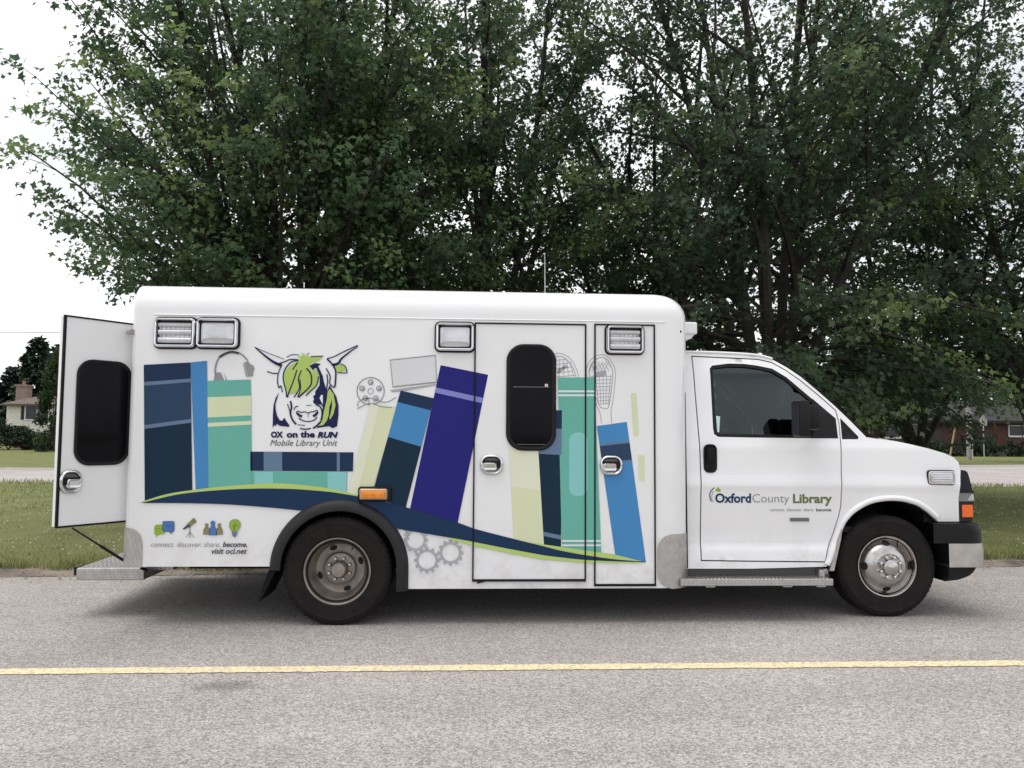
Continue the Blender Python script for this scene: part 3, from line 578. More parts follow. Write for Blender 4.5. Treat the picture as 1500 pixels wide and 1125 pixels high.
for (ya, yb2) in ((572, 574.6), (577.8, 580.4), (791, 793.4), (797.4, 799.8)):
    q0 = lambda y: lerp2((817, 553), (823, 810), (y-553)/257)[0]; q1_ = lambda y: lerp2((870.5, 553), (881, 818), (y-553)/265)[0]
    d.poly([(q0(ya), ya), (q1_(ya), ya), (q1_(yb2), yb2), (q0(yb2), yb2)], WHV, 0)
d.k = 1; d.poly(rrect(847, 680, 27, 93, 12), TEALL); d.done(label='tall teal book spine with rounded panel')
book((874, 624), (918, 618), (946, 823), (902, 820), BLUE, [(.135, .15, STEELB), (.15, .27, NAVYM), (.27, .285, STEELB)], 'leaning blue book spine with navy band')
d = Decal('cream_strip', BY); d.poly([(924, 576), (932, 576), (935.5, 638), (928, 638)], CREAM); d.done(); d = Decal('cream_strip', BY); d.poly([(935, 667), (943.5, 667), (944, 704), (936, 704)], CREAM); d.done()
# wave
up = [(204, 736), (211.5, 735.5), (265, 723.5), (327, 717.5), (380, 715.5), (424, 716), (456, 718), (488, 721), (524, 727), (560, 734), (595, 743), (669, 765), (696, 774.5), (749.6, 788.5), (796.5, 800), (820, 806), (855, 812.5), (901, 819), (946, 822.5)]
lo = [(204, 736.8), (211.5, 736.6), (265, 736.8), (327, 738.4), (380, 742), (424, 746), (456, 750), (488, 755), (524, 762), (560, 769.5), (595, 776.5), (669, 789), (696, 794), (749.6, 804.5), (796.5, 813), (820, 816), (855, 819.7), (901, 822), (946, 823.3)]
gtop = [(206, 735.6), (243.5, 724), (284, 717.5), (327, 712.5), (380, 708.5), (413, 708), (456, 711.5), (488, 716.5), (524, 725)]
d = Decal('wave_graphic', BY-.003); gl = smoothpoly(gtop, 4); d.poly(gl+[(535, 730), (524, 740), (400, 730), (300, 733)], LIME)
A = smoothpoly(lo[10:], 4); d.poly([(640, 775)]+[(900, 812), (940, 822)]+[(946, 824.2), (901, 824.4), (852, 824), (796.5, 819.5), (749.6, 811.2), (696, 800), (660, 790)], LIME)
Lo = [(x_, min(y_, 834-math.sqrt(88.**2-(x_-497.5)**2)) if abs(x_-497.5) < 88 else y_) for x_, y_ in smoothpoly(lo, 12)]; U_ = smoothpoly(up, 12); y = BY-.003-.0012; b = len(d.v); nU = len(U_); d.v += [d.map(*p, y) for p in U_+Lo]; d.f += [(b+i, b+i+1, b+nU+i+1, b+nU+i) for i in range(nU-1)]; d.mi += [d._m(WNAVY)]*(nU-1); d.done(label='navy and lime wave stripe')
# headphones, laptop, film reel, gears, snowshoes (grey line drawings)
d = Decal('headphones_graphic', BY+.0008); d.stroke([(315.5, 547), (316, 537), (322, 523), (337, 515.5), (352, 518), (363, 528)], (2.6, 2.2), GREYM); d.stroke([(322, 523), (337, 516.5), (350, 518)], 3.6, GREYM)
d.poly([(315, 546), (323, 545.5), (330, 559), (313, 559)], GREYM, 0); d.poly([(324.5, 545), (327, 545), (332.5, 558), (329, 558.5)], WHV, 0); d.poly([(327.5, 545), (332.8, 557)  , (331.5, 558)], GREYL, 0)
d.poly([(358.5, 531), (363, 528.5), (367.5, 534), (371, 535), (373, 540), (371, 545), (370.5, 551), (364, 552)], GREYM, 0); d.poly([(355.8, 532), (358, 532), (363.5, 552), (360.5, 552)], GREYL, 0); d.done()
d = Decal('laptop_graphic', BY+.0008); d.stroke([(571.5, 527.5), (638, 520.5), (640, 560), (575.5, 567)], 1.6, GREYM, 1, True); d.poly([(573, 529), (637, 522), (638.5, 559), (576.5, 565.5)], V('pale_grey', 222, 223, 226), 0); d.poly([(571, 571.5), (641, 562), (641, 564), (600, 571.5), (575, 574.5)], GREYL); d.done()
d = Decal('film_reel_graphic', BY+.0008); circ = lambda cx, cy, r, n=20: [(cx+r*math.cos(2*math.pi*i/n), cy+r*math.sin(2*math.pi*i/n)) for i in range(n)]
d.stroke(circ(543, 573, 20), 1.5, GREYM, 1, True); d.stroke(circ(543, 573, 4), 1.2, GREYL, 1, True)
for k in range(5): a = math.radians(-90+72*k); d.stroke(circ(543+13*math.cos(a), 573+13*math.sin(a), 3.6, 12), 1.3, GREYM, 1, True); d.disc(543.8+13*math.cos(a), 573.8+13*math.sin(a), 2.3, GREYL)
d.k = 3; d.stroke([(524, 596), (526, 588), (541, 583), (560, 589), (570, 588), (580, 582)], 1.3, GREYM); d.stroke([(523.5, 599), (541, 591), (560, 596), (575, 597)], 1.3, GREYM); d.stroke([(540, 583), (540.5, 591)], 1.2, GREYL, 1); d.stroke([(548, 585), (548, 593)], 1.2, GREYL, 1); d.done()
def gear(cx, cy, R, ri, teeth=12):
    d = Decal('gear_graphic', BY+.0012-.0005*(cx % 7)); pts = []
    for k in range(teeth):
        for (a, r) in ((-.30, .82), (-.2, 1), (.2, 1), (.30, .82)): t = 2*math.pi*(k+a)/teeth; pts.append((cx+R*r*math.cos(t), cy+R*r*math.sin(t)))
    inn = [(cx+ri*math.cos(2*math.pi*i/len(pts)-.15), cy+ri*math.sin(2*math.pi*i/len(pts)-.15)) for i in range(len(pts))]; n = len(pts); y = d.y
    d.v = [d.map(*p, y) for p in pts+inn]; d.f = [(i, (i+1) % n, n+(i+1) % n, n+i) for i in range(n)]; d.mi = [d._m(GREYL)]*n; d.done()
gear(608.5, 791, 18.5, 12.5); gear(625.5, 820.5, 19, 12.8); gear(660, 809.5, 19, 12.5); gear(588, 783, 13, 7.5)
def snowshoe(outline, inner, lines, bar):
    d = Decal('snowshoe_graphic', BY+.0008); d.stroke(outline, 1.0, GREYL, 5); d.stroke(inner, .9, GREYM, 5)
    for a, b in lines: d.stroke([a, b], .8, GREYL, 1)
    d.poly(bar, GREYL); d.done()
ol = [(881, 620), (878, 603), (866, 575), (859, 548), (862, 532), (872, 522), (884, 520), (894, 527), (901, 542), (901, 556), (898, 585), (895, 603), (896, 620)]
inn = [(880, 597), (868, 572), (863, 548), (866, 534), (875, 525.5), (884, 524), (892, 530), (897, 543), (897, 556), (893.5, 585), (890, 598), (880, 597)]
ln = []
for k in range(9): y_ = 552+k*5; x0 = 864+max(0, (y_-552))*.32; ln.append(((x0+2, y_), (896.5-(y_-552)*.09, y_-1)))
for k in range(6): ln.append(((867+k*5.4, 550), (873+k*3.6, 592)))
for k in range(6): ln.append(((866+k*5, 531+abs(k-2.5)*1.2), (872+k*5, 544)) if k < 5 else ((886, 526), (894, 538))); ln.append(((892-k*4.6, 530), (884-k*4.2, 544)))
snowshoe(ol, inn, ln, [(873, 545), (888, 543), (888, 550), (873, 552)])
ol = [(812, 518), (822, 518), (835, 525), (843, 538), (848, 553)]; inn = [(814, 522), (824, 523), (833, 530), (840, 541), (844, 553)]
ln = [((815+k*5, 524+k*1.2), (812+k*7, 552)) for k in range(5)]+[((815, 528+k*6), (830+k*3, 526+k*6)) for k in range(5)]
snowshoe(ol, inn, ln, [(816, 542), (829, 534), (831, 538), (817, 548)])
# ox emblem
d = Decal('ox_emblem', BY+.0006); O = lambda p: (368+p[0]/9.375, 500+p[1]/9.375); OP = lambda l: [O(p) for p in l]
d.poly(OP([(385, 700), (335, 780), (308, 880), (300, 1000), (295, 1190), (320, 1145), (335, 1165), (355, 1130), (390, 1160), (520, 1175), (525, 1150), (480, 1090), (455, 1045), (430, 1090), (395, 1085), (355, 1020), (335, 930), (335, 860), (360, 780)]), OXN, 0)
d.poly(OP([(1100, 640), (1170, 760), (1200, 880), (1200, 1010), (1180, 1165), (1120, 1195), (1070, 1165), (900, 1190), (960, 1090), (985, 900), (960, 870), (870, 860), (850, 830), (865, 790), (850, 760), (880, 730), (880, 690), (940, 600), (940, 480), (900, 370), (830, 370), (800, 340), (870, 300), (960, 310), (920, 340), (985, 480), (1000, 560), (1040, 690), (1080, 600)]), OXN)
d.poly(OP([(1075, 650), (1130, 720), (1150, 820), (1160, 880), (1130, 1000), (1085, 1075), (1065, 1010), (1040, 1090), (990, 1150), (900, 1165), (980, 1080), (1000, 960), (1040, 800), (1050, 700)]), OXG, 0)
d.poly(OP([(1165, 350), (1230, 310), (1290, 340), (1312, 400), (1200, 425), (1160, 425)]), OXG, 0)
d.poly(OP([(640, 270), (540, 330), (460, 420), (445, 520), (465, 650), (495, 740), (535, 700), (560, 735), (610, 695), (645, 735), (700, 715), (745, 690), (775, 720), (860, 650), (915, 580), (930, 480), (900, 380), (840, 420), (800, 350), (820, 300), (940, 260), (980, 220), (900, 200), (830, 215), (760, 200), (690, 150), (710, 195), (640, 215), (690, 240)]), OXG, 1)
d.poly(OP([(960, 740), (985, 735), (985, 870), (965, 830), (940, 780)]), WHV, 0)
d.poly(OP([(1110, 800), (1110, 900), (1080, 1040), (1065, 1010), (1075, 900)]), OXN, 0); d.poly(OP([(810, 345), (880, 300), (960, 310), (890, 345), (850, 400)]), OXN, 1)
ST = [([(50, 80), (180, 190), (310, 285), (420, 335)], (12, 46)), ([(60, 85), (230, 160), (450, 245)], 9), ([(370, 310), (450, 285), (540, 250), (650, 255)], 16), ([(1465, 70), (1350, 150), (1240, 240), (1200, 300), (1120, 330)], (12, 42)), ([(1465, 55), (1280, 140), (1130, 215), (1050, 235)], 15),
 ([(1230, 310), (1290, 340), (1312, 400), (1308, 435), (1190, 430)], 13), ([(220, 415), (300, 440), (365, 440)], 15), ([(420, 330), (380, 420), (365, 500), (365, 570), (385, 640), (410, 610), (430, 700)], 14), ([(650, 265), (560, 280), (480, 360), (445, 450), (445, 540), (480, 680), (490, 770)], 17), ([(630, 390), (590, 520), (520, 700), (500, 770)], 17), ([(690, 400), (650, 520), (665, 640), (590, 770)], 16), ([(670, 520), (680, 650), (640, 770)], 14),
 ([(760, 370), (820, 450), (830, 560), (790, 640), (650, 770)], 20), ([(925, 480), (900, 600), (820, 680), (750, 750)], 15), ([(640, 290), (570, 390)], 16), ([(1040, 240), (1110, 310), (1160, 400), (1160, 520), (1150, 630)], 22), ([(1030, 370), (1085, 480), (1080, 580), (1145, 640)], 16), ([(490, 220), (560, 185), (660, 190)], 11), ([(760, 190), (800, 160)], 10), ([(820, 210), (990, 205)], 14), ([(1040, 450), (1050, 560), (1030, 690)], 16),
 ([(632, 985), (660, 1015), (700, 1032)], 34), ([(850, 1030), (885, 1010), (912, 975)], 34), ([(785, 985), (785, 1045)], 7), ([(655, 1050), (700, 1085), (785, 1102), (865, 1082), (905, 1040)], 15), ([(540, 820), (555, 900), (540, 990), (570, 1080), (620, 1140)], 24), ([(500, 860), (540, 990)], 12), ([(590, 940), (610, 900), (650, 890)], 13), ([(640, 1145), (740, 1155)], 11), ([(670, 1195), (740, 1208), (820, 1195)], 18), ([(755, 880), (830, 878)], 9), ([(960, 1100), (900, 1160), (850, 1195)], 24), ([(890, 870), (950, 900), (975, 980), (960, 1090)], 20)]
for p, w in ST: d.stroke(OP(p), tuple(q/9.375 for q in w) if isinstance(w, tuple) else w/9.375, OXN, 4)
d.stroke(OP([(625, 990), (635, 958), (690, 975), (740, 968), (785, 985), (820, 968), (860, 966), (905, 945), (915, 985)]), 1.5, OXN, 3); d.done(label='navy and green line drawing of a shaggy horned ox head')
d = Decal('lettering', BY); d.text('OX', 397, 415, 640.5, 632, OXN, .055).text('on the', 420, 461.5, 640.5, 631.5, OXN, .045).text('RUN', 465, 495.5, 641, 632.5, OXN, .055, .25).text('Mobile Library Unit', 396, 494.5, 653, 644.2, GREYD, .0, .28)
d.done(label='navy title over grey italic subtitle')
d = Decal('lettering', BY); d.text('connect. discover. share.', 221.5, 322.5, 801, 793.6, GREYM, -.004, .25).text('become.', 326.5, 362.5, 801, 793.4, GREYD, .025, .25).text('visit ocl.net', 310, 362, 811, 803, GREYD, .02, .25); d.done(label='grey italic slogan and web address')
# icons
I = lambda x, y: (215+x/9.375, 750+y/9.375); IP = lambda *l: [I(*p) for p in l]
IG = V('icon_green', 150, 180, 70); IB = V('icon_blue', 82, 122, 184); IO = V('icon_olive', 140, 138, 98)
d = Decal('speech_bubble_icon', BY); d.poly(IP((125, 175), (225, 170), (250, 200), (250, 300), (165, 310), (130, 345), (130, 310), (105, 300), (108, 200)), IG); d.poly(IP((225, 130), (370, 128), (380, 160), (375, 262), (350, 268), (345, 300), (315, 265), (240, 265), (222, 250)), IB); d.stroke(IP((225, 130), (370, 128), (380, 160), (375, 262), (350, 268), (345, 300), (315, 265), (240, 265), (222, 250)), .9, NAVYM, 1, True)
for k in range(3): d.disc(*I(275+k*32, 190), .9, NAVYM, 8)
for k in range(3): d.disc(*I(150+k*28, 225), .8, OLIVE, 8)
d.done()
d = Decal('telescope_icon', BY); d.poly(IP((545, 175), (620, 100), (650, 75), (692, 135), (660, 155), (590, 210)), IO); d.poly(IP((490, 235), (545, 185), (570, 210), (520, 240)), GREYD); d.poly(IP((548, 170), (610, 180), (590, 215), (555, 205)), GREYD); d.stroke(IP((595, 205), (595, 350)), .9, GREYD, 1); d.stroke(IP((595, 270), (540, 350)), .9, GREYM, 1); d.stroke(IP((595, 270), (655, 350)), .9, GREYM, 1); d.stroke(IP((635, 110), (665, 155)), .7, GREYD, 1); d.done()
d = Decal('people_icon', BY)
for cx_, cy_, r_, m, hh in ((825, 178, 26, IO, 310), (1000, 178, 26, IO, 310), (912, 150, 34, IB, 318)):
    w_ = 44 if m is IO else 54; d.poly([I(cx_-w_, hh), I(cx_-w_*.85, 240), I(cx_-w_*.3, cy_+r_*.9), I(cx_+w_*.3, cy_+r_*.9), I(cx_+w_*.85, 240), I(cx_+w_, hh)], m); d.disc(*I(cx_, cy_), r_/9.375, m, 14); d.stroke([I(cx_-w_, hh), I(cx_-w_*.85, 240), I(cx_-w_*.3, cy_+r_*.9)], .7, GREYD, 1); d.stroke([I(cx_+w_, hh), I(cx_+w_*.85, 240), I(cx_+w_*.3, cy_+r_*.9)], .7, GREYD, 1)
d.done()
d = Decal('light_bulb_icon', BY); d.poly(IP((1135, 175), (1150, 125), (1190, 102), (1240, 102), (1280, 130), (1290, 175), (1275, 220), (1245, 260), (1240, 310), (1215, 345), (1180, 325), (1170, 260), (1145, 220)), IG); d.poly(IP((1175, 262), (1245, 262), (1240, 312), (1212, 345), (1182, 322)), STEELB); d.stroke(IP((1135, 175), (1150, 125), (1190, 102), (1240, 102), (1280, 130), (1290, 175), (1275, 220), (1245, 260), (1240, 310), (1215, 345), (1180, 325), (1170, 260), (1145, 220)), .8, GREYM, 1, True); d.stroke(IP((1190, 180), (1205, 250), (1215, 150), (1235, 200), (1250, 175)), .9, OLIVE, 1); d.done()

# ------------------------------------------------------------------ cab
ZK = [(.30, .112), (.40, .119), (.475, .127), (.505, .131), (.53, .146), (.60, .148), (.75, .142), (.92, .132), (.965, .124), (1.0, .13), (1.05, .14), (1.25, .155), (1.30, .17), (1.40, .195), (1.60, .245), (1.80, .295), (1.95, .35), (2.1, .4)]
def ys(z):
    for (a, ya), (b, yb) in zip(ZK, ZK[1:]):
        if z <= b: t = max(0, (z-a)/(b-a)); return ya+(yb-ya)*t
    return ZK[-1][1]
def ysx(x, z):   # nose tapers in plan
    k = max(0, x-4.15); return ys(z)+.10*k*k
def C(px, py):
    y = .15
    for _ in range(6): p = aty(px, py, y); y = ysx(p.x, p.z)
    return (p.x, p.z)
def inpoly(p, poly):
    c = False; n = len(poly); j = n-1
    for i in range(n):
        (xi, zi), (xj, zj) = poly[i], poly[j]
        if (zi > p[1]) != (zj > p[1]) and p[0] < (xj-xi)*(p[1]-zi)/(zj-zi)+xi: c = not c
        j = i
    return c
def densify(poly, d=.05):
    out = []
    for i, a in enumerate(poly):
        b = poly[(i+1) % len(poly)]; n = max(1, int(math.hypot(b[0]-a[0], b[1]-a[1])/d))
        for k in range(n): out.append((a[0]+(b[0]-a[0])*k/n, a[1]+(b[1]-a[1])*k/n))
    return out
def inset(poly, d):
    n = len(poly); A = sum(poly[i][0]*poly[(i+1) % n][1]-poly[(i+1) % n][0]*poly[i][1] for i in range(n)); s = 1 if A > 0 else -1; out = []
    for i in range(n):
        a, b, c = poly[i-1], poly[i], poly[(i+1) % n]; n1 = Vector((-(b[1]-a[1]), b[0]-a[0])); n2 = Vector((-(c[1]-b[1]), c[0]-b[0])); n1.normalize(); n2.normalize(); m = n1+n2
        if m.length < 1e-5: m = n1
        m.normalize(); k = d/max(.4, m.dot(n1)); out.append((b[0]+s*m.x*k, b[1]+s*m.y*k))
    return out
CY = BW/2
def skin(name, outer, holes, m, parent, off=0., thick=.03, far=False, step=.045, both=False):
    loops = [densify(outer)]+[densify(h) for h in holes]; V2 = []; E2 = []
    for lp in loops: b = len(V2); V2 += [Vector(p) for p in lp]; E2 += [(b+i, b+(i+1) % len(lp)) for i in range(len(lp))]
    x0, x1 = min(p[0] for p in outer), max(p[0] for p in outer); z0, z1 = min(p[1] for p in outer), max(p[1] for p in outer)
    zs = sorted(set([round(z0+step*i, 4) for i in range(1, int((z1-z0)/step)+1)]+[z for z, _ in ZK if z0 < z < z1 and .4 < z < 1.31]))
    edge = np.array([tuple(v) for v in V2])
    for i in range(1, int((x1-x0)/step)+1):
        for z in zs:
            p = (x0+i*step, z)
            if inpoly(p, outer) and not any(inpoly(p, h) for h in holes) and np.min(np.hypot(edge[:, 0]-p[0], edge[:, 1]-p[1])) > step*.4: V2.append(Vector(p))
    r = delaunay_2d_cdt(V2, E2, [], 0, 1e-6); vv, tris = r[0], r[2]; ft = []
    for t in tris:
        c = (sum(vv[i].x for i in t)/3, sum(vv[i].y for i in t)/3)
        if inpoly(c, outer) and not any(inpoly(c, h) for h in holes): ft.append(tuple(t))
    res = []
    for side in ((False, True) if both else (far,)):
        mb = MB(); n = len(vv)
        Yf = lambda p, o_: (ysx(p.x, p.y)+o_) if not side else BW-(ysx(p.x, p.y)+o_)
        mb.v = [(p.x, Yf(p, off), p.y) for p in vv]+[(p.x, Yf(p, off+thick), p.y) for p in vv]; cnt = {}
        for t in ft:
            for i in range(3): e = (t[i], t[(i+1) % 3]); cnt[tuple(sorted(e))] = cnt.get(tuple(sorted(e)), 0)+1
        mb.f = list(ft)+[tuple(n+i for i in t[::-1]) for t in ft]+[(a, b, n+b, n+a) for (a, b), k in cnt.items() if k == 1]; mb.m = [0]*len(mb.f)
        res.append(mb.build(name, m, parent, smooth=38))
    return res[0] if len(res) == 1 else res
arch_px = [(1371, 760), (1360, 750), (1346, 740.5), (1333, 736), (1319, 733), (1297, 732.5), (1272, 737.5), (1250, 750), (1235.5, 765.5), (1227, 784), (1220.5, 802), (1215, 821), (1211, 830)]
top_px = [(990, 516), (1030, 516.5), (1070, 518), (1110, 521), (1131, 526.5), (1152, 538), (1173, 552), (1198, 573), (1222, 594), (1245, 616), (1269, 640.5), (1290, 643.5), (1310, 646), (1330, 650), (1360, 657), (1385, 664.5), (1397, 670), (1404, 677), (1407, 690)]
top = [C(*p) for p in top_px]; arch = [C(*p) for p in arch_px]
outer = top+[C(1404, 730), C(1405, 764), C(1374, 764)]+arch+[C(1100, 833), C(990, 833)]
door_px = [(1013.5, 522), (1110, 526.5), (1130, 531), (1150, 542), (1173, 558), (1198, 578.5), (1224, 601.5), (1229, 620), (1231.5, 650), (1232.5, 700), (1231.5, 742), (1228, 757), (1219, 785), (1212, 806), (1209, 823), (1100, 822), (1027.5, 821), (1026.5, 690), (1024, 641), (1018, 570)]
win_px = [(1039.5, 540), (1043, 535.5), (1067, 532.5), (1090, 533), (1109, 535.5), (1131, 540), (1152, 552.5), (1184, 579.5), (1212, 604), (1224, 622), (1227, 641.5), (1190, 642), (1100, 641), (1052, 640), (1046, 636), (1044.5, 628)]
tri_px = [(1230.5, 612), (1258, 640), (1257, 643.5), (1233.5, 643.5)]
doorp = [C(*p) for p in door_px]; winp = [C(*p) for p in win_px]; trip = [C(*p) for p in tri_px]
skin('cab_side', outer, [inset(doorp, -.0055), trip], WHITE, van, thick=.045, both=True)
cdr = skin('cab_door', inset(doorp, .004), [winp], WHITE, van, thick=.04); cdr['label'] = 'front passenger door with the library name'
skin('cab_door', inset(doorp, .003), [winp], WHITE, van, thick=.04, far=True)
skin('quarter_trim', inset(trip, .001), [], BLKPL, van, off=.006, thick=.02, both=True)
wseal = skin('window_seal', winp, [inset(winp, .024)], BLKPL, cdr, off=.004, thick=.025)
sail = [C(1190, 584), C(1224, 613), C(1227.5, 642), C(1190, 642)]
GLASS = bpy.data.materials.new('tinted_glass'); GLASS.use_nodes = True; n = GLASS.node_tree; n.nodes.remove(n.nodes['Principled BSDF'])
tb = n.nodes.new('ShaderNodeBsdfTransparent'); tb.inputs[0].default_value = (.36, .43, .44, 1); gb = n.nodes.new('ShaderNodeBsdfGlossy'); gb.inputs['Roughness'].default_value = .03; gb.inputs[0].default_value = (.9, 1, 1, 1)
fr = n.nodes.new('ShaderNodeFresnel'); fr.inputs[0].default_value = 1.52; ml_ = n.nodes.new('ShaderNodeMath'); ml_.operation = 'MULTIPLY_ADD'; ml_.inputs[1].default_value = 1.0; ml_.inputs[2].default_value = .01; n.links.new(fr.outputs[0], ml_.inputs[0])
mxs = n.nodes.new('ShaderNodeMixShader'); n.links.new(ml_.outputs[0], mxs.inputs[0]); n.links.new(tb.outputs[0], mxs.inputs[1]); n.links.new(gb.outputs[0], mxs.inputs[2]); n.links.new(mxs.outputs[0], n.nodes['Material Output'].inputs[0])
wg = inset(winp, .02)
skin('window', wg, [], GLASS, cdr, off=.016, thick=.004); skin('far_window', wg, [], GLASS, van, off=.016, thick=.004, far=True)
# bridges across the cab
def bridge(name, prof, m, crown, lift=0., ny=20, shell=.0):
    n = len(prof); mb = MB(); C3 = []
    for i, (x, z) in enumerate(prof):
        a, b = prof[max(i-1, 0)], prof[min(i+1, n-1)]; tx, tz = b[0]-a[0], b[1]-a[1]; l = math.hypot(tx, tz) or 1; nx, nz = -tz/l, tx/l
        y0 = ysx(x, z); y1 = BW-y0
        for j in range(ny+1):
            s = j/ny; s = .5-.5*math.cos(math.pi*s)*(1-.15*0); u = 2*s-1; c = crown[0]+(crown[1]-crown[0])*i/(n-1); k = c*(1-abs(u)**2.6)+lift*min(1, (1-abs(u))*30)
            mb.v.append((x+nx*k, y0+(y1-y0)*s, z+nz*k))
    for i in range(n-1):
        for j in range(ny): mb.f.append((i*(ny+1)+j, (i+1)*(ny+1)+j, (i+1)*(ny+1)+j+1, i*(ny+1)+j+1))
    mb.m = [0]*len(mb.f); return mb.build(name, m, van, smooth=40)
sp = lambda l: smoothpoly(l, 3)
bridge('cab_roof', sp(top[:5]), WHITE, (.05, .04))
bridge('windshield', sp(top[4:11]), GLASSB, (.045, .05), .004)
bridge('cowl', sp(top[10:12]), BLKPL, (.05, .05))
bridge('hood', sp(top[11:]), WHITE, (.04, .05))
# roof gutter strip and A-pillar weatherstrip
mb = MB(); mb.tube([(x, ysx(x, z)-.002, z+.004) for x, z in sp(top[:5])], .010, 6); mb.build('roof_gutter', WHITE, van, smooth=50)
mb = MB(); mb.tube([(x+.006, ysx(x, z)+.012, z+.008) for x, z in sp(top[4:11])], .009, 6); mb.build('pillar_seal', BLACK, van, smooth=50)
p = C(1280, 640); mb = MB(); mb.extrude_xz([(p[0]-.06, p[1]-.02), (p[0]+.075, p[1]-.022), (p[0]+.04, p[1]+.018), (p[0]-.02, p[1]+.028)], .24, 1.9); mb.tube([(p[0]-.03, .3, p[1]+.03), (p[0]-.10, .55, p[1]+.10), (p[0]-.16, .8, p[1]+.17)], .008, 6); mb.build('wiper', BLKPL, van)
p = C(1312, 646); mb = MB(); mb.box((p[0]-.02, .2, p[1]-.004), (p[0]+.02, .26, p[1]+.016), bev=.004); mb.build('washer_nozzle', BLKPL, van)
# arch lip
mb = MB(); ap = smoothpoly(arch, 3); mb.tube([(x, ysx(x, z)-.004, z+.014) for x, z in ap], .022, 10); mb.build('wheel_arch_lip', WHITE, van, smooth=60)
fc = (4.04, 0, .385)
for q0, q1_ in ((.17, .75), (BW-.17, BW-.75)):
    mb = MB(); mb.lathe_y([(.50, q0), (.50, q1_), (0, q1_)], 24, fc, a0=-.25, a1=math.pi+.2); mb.build('wheel_well', DARK, van, smooth=40)
# handle / lettering on the cab
def CM(px, py, y):
    x, z = C(px, py); return (x, ysx(x, z)+y+.0035, z)
hc = C(1040, 671.5); mb = MB(); hy_ = ysx(*hc)
ringsweep(mb, hc[0], hc[1], .100, .212, .04, [(0, hy_-.002), (0, hy_-.012), (.008, hy_-.016), (.016, hy_-.008)], n=6); hdl = mb.build('handle', BLKPL, cdr, smooth=45)
mb = MB(); ringsweep(mb, hc[0]-.004, hc[1]+.02, .05, .12, .02, [(0, hy_-.006), (.0, hy_-.022), (.006, hy_-.026)]); mb.lathe_y([(0, -.02), (.010, -.018), (.012, -.005)], 12, (hc[0]+.004, hy_, hc[1]-.073)); mb.build('handle_grip', BLACK, hdl, smooth=45)
d = Decal('lettering', -.0060, CM); OXF = V('oxford_navy', 30, 58, 92)
d.text('Oxford', 1047.5, 1100, 736, 722.5, OXF, .03).text('County', 1102, 1156, 736, 723.5, GREYM, -.006).text('Library', 1161.5, 1218.5, 736.5, 723.5, OLIVE, .028)
d.text('connect. discover. share.', 1128, 1192, 748.8, 744.2, GREYM, 0).text('become.', 1195.5, 1218.5, 748.8, 744.4, GREYD, .02)
d.stroke([(1046.5, 714.5), (1041.5, 719), (1039.5, 726), (1042, 734.5)], (1.2, 1.4), OXF); d.stroke([(1045, 719.5), (1043, 724), (1042.8, 730), (1045, 735.5)], .9, GREYM); d.poly([(1048, 719.8), (1049.5, 715.8), (1052, 713), (1053.3, 716), (1056, 717.3), (1055, 720)], IG); d.done(cdr, 'navy, grey and olive library name')
bx_, bz_ = C(1171, 761); mb = MB(); mb.box((bx_-.072, ysx(bx_, bz_)-.008, bz_-.013), (bx_+.072, ysx(bx_, bz_)+.005, bz_+.013), bev=.002); mb.build('badge', mat('grey_badge', (.16, .16, .165), .35, .4), cdr)
# sticker strip inside the window
skin('sticker', [C(1049.5, 609), C(1055.5, 610), C(1054, 633), C(1051.5, 633)], [], mat('pale_sticker', (.55, .72, .68), .6), cdr, off=.010, thick=.002)
# mirror
a = C(1168, 583); 
pa = aty(1170, 586, -.12); pb = aty(1188, 640, -.12)
mb = MB(); mb.box((pa.x, -.13, pb.z), (pb.x, .02, pa.z), bev=.02); mr_ = mb.build('mirror', BLKPL, van, smooth=40)
pc = aty(1186, 592, .0); pd_ = aty(1199, 632, .0); mb = MB(); mb.box((pb.x-.03, -.06, pb.z+.05), (pd_.x, .07, pc.z-.005), bev=.03); mb.tube([(pd_.x-.02, .0, pb.z+.2), (pd_.x+.06, .17, pb.z+.17)], .02, 8); mb.tube([(pd_.x-.02, .0, pb.z+.08), (pd_.x+.06, .17, pb.z+.09)], .02, 8); mb.tube([(pb.x-.05, -.05, pb.z+.01), (pb.x-.01, .1, pb.z+.05), (pd_.x+.05, .17, pb.z+.08)], .018, 8); mb.build('mirror_arm', BLKPL, mr_, smooth=40)
mb = MB(); mb.box((pa.x-.003, -.115, pb.z+.02), (pa.x+.002, .005, pa.z-.02)); mb.build('mirror_glass', SMOKE, mr_)
skin('sail_panel', sail, [], BLKPL, cdr, off=-.002, thick=.02)
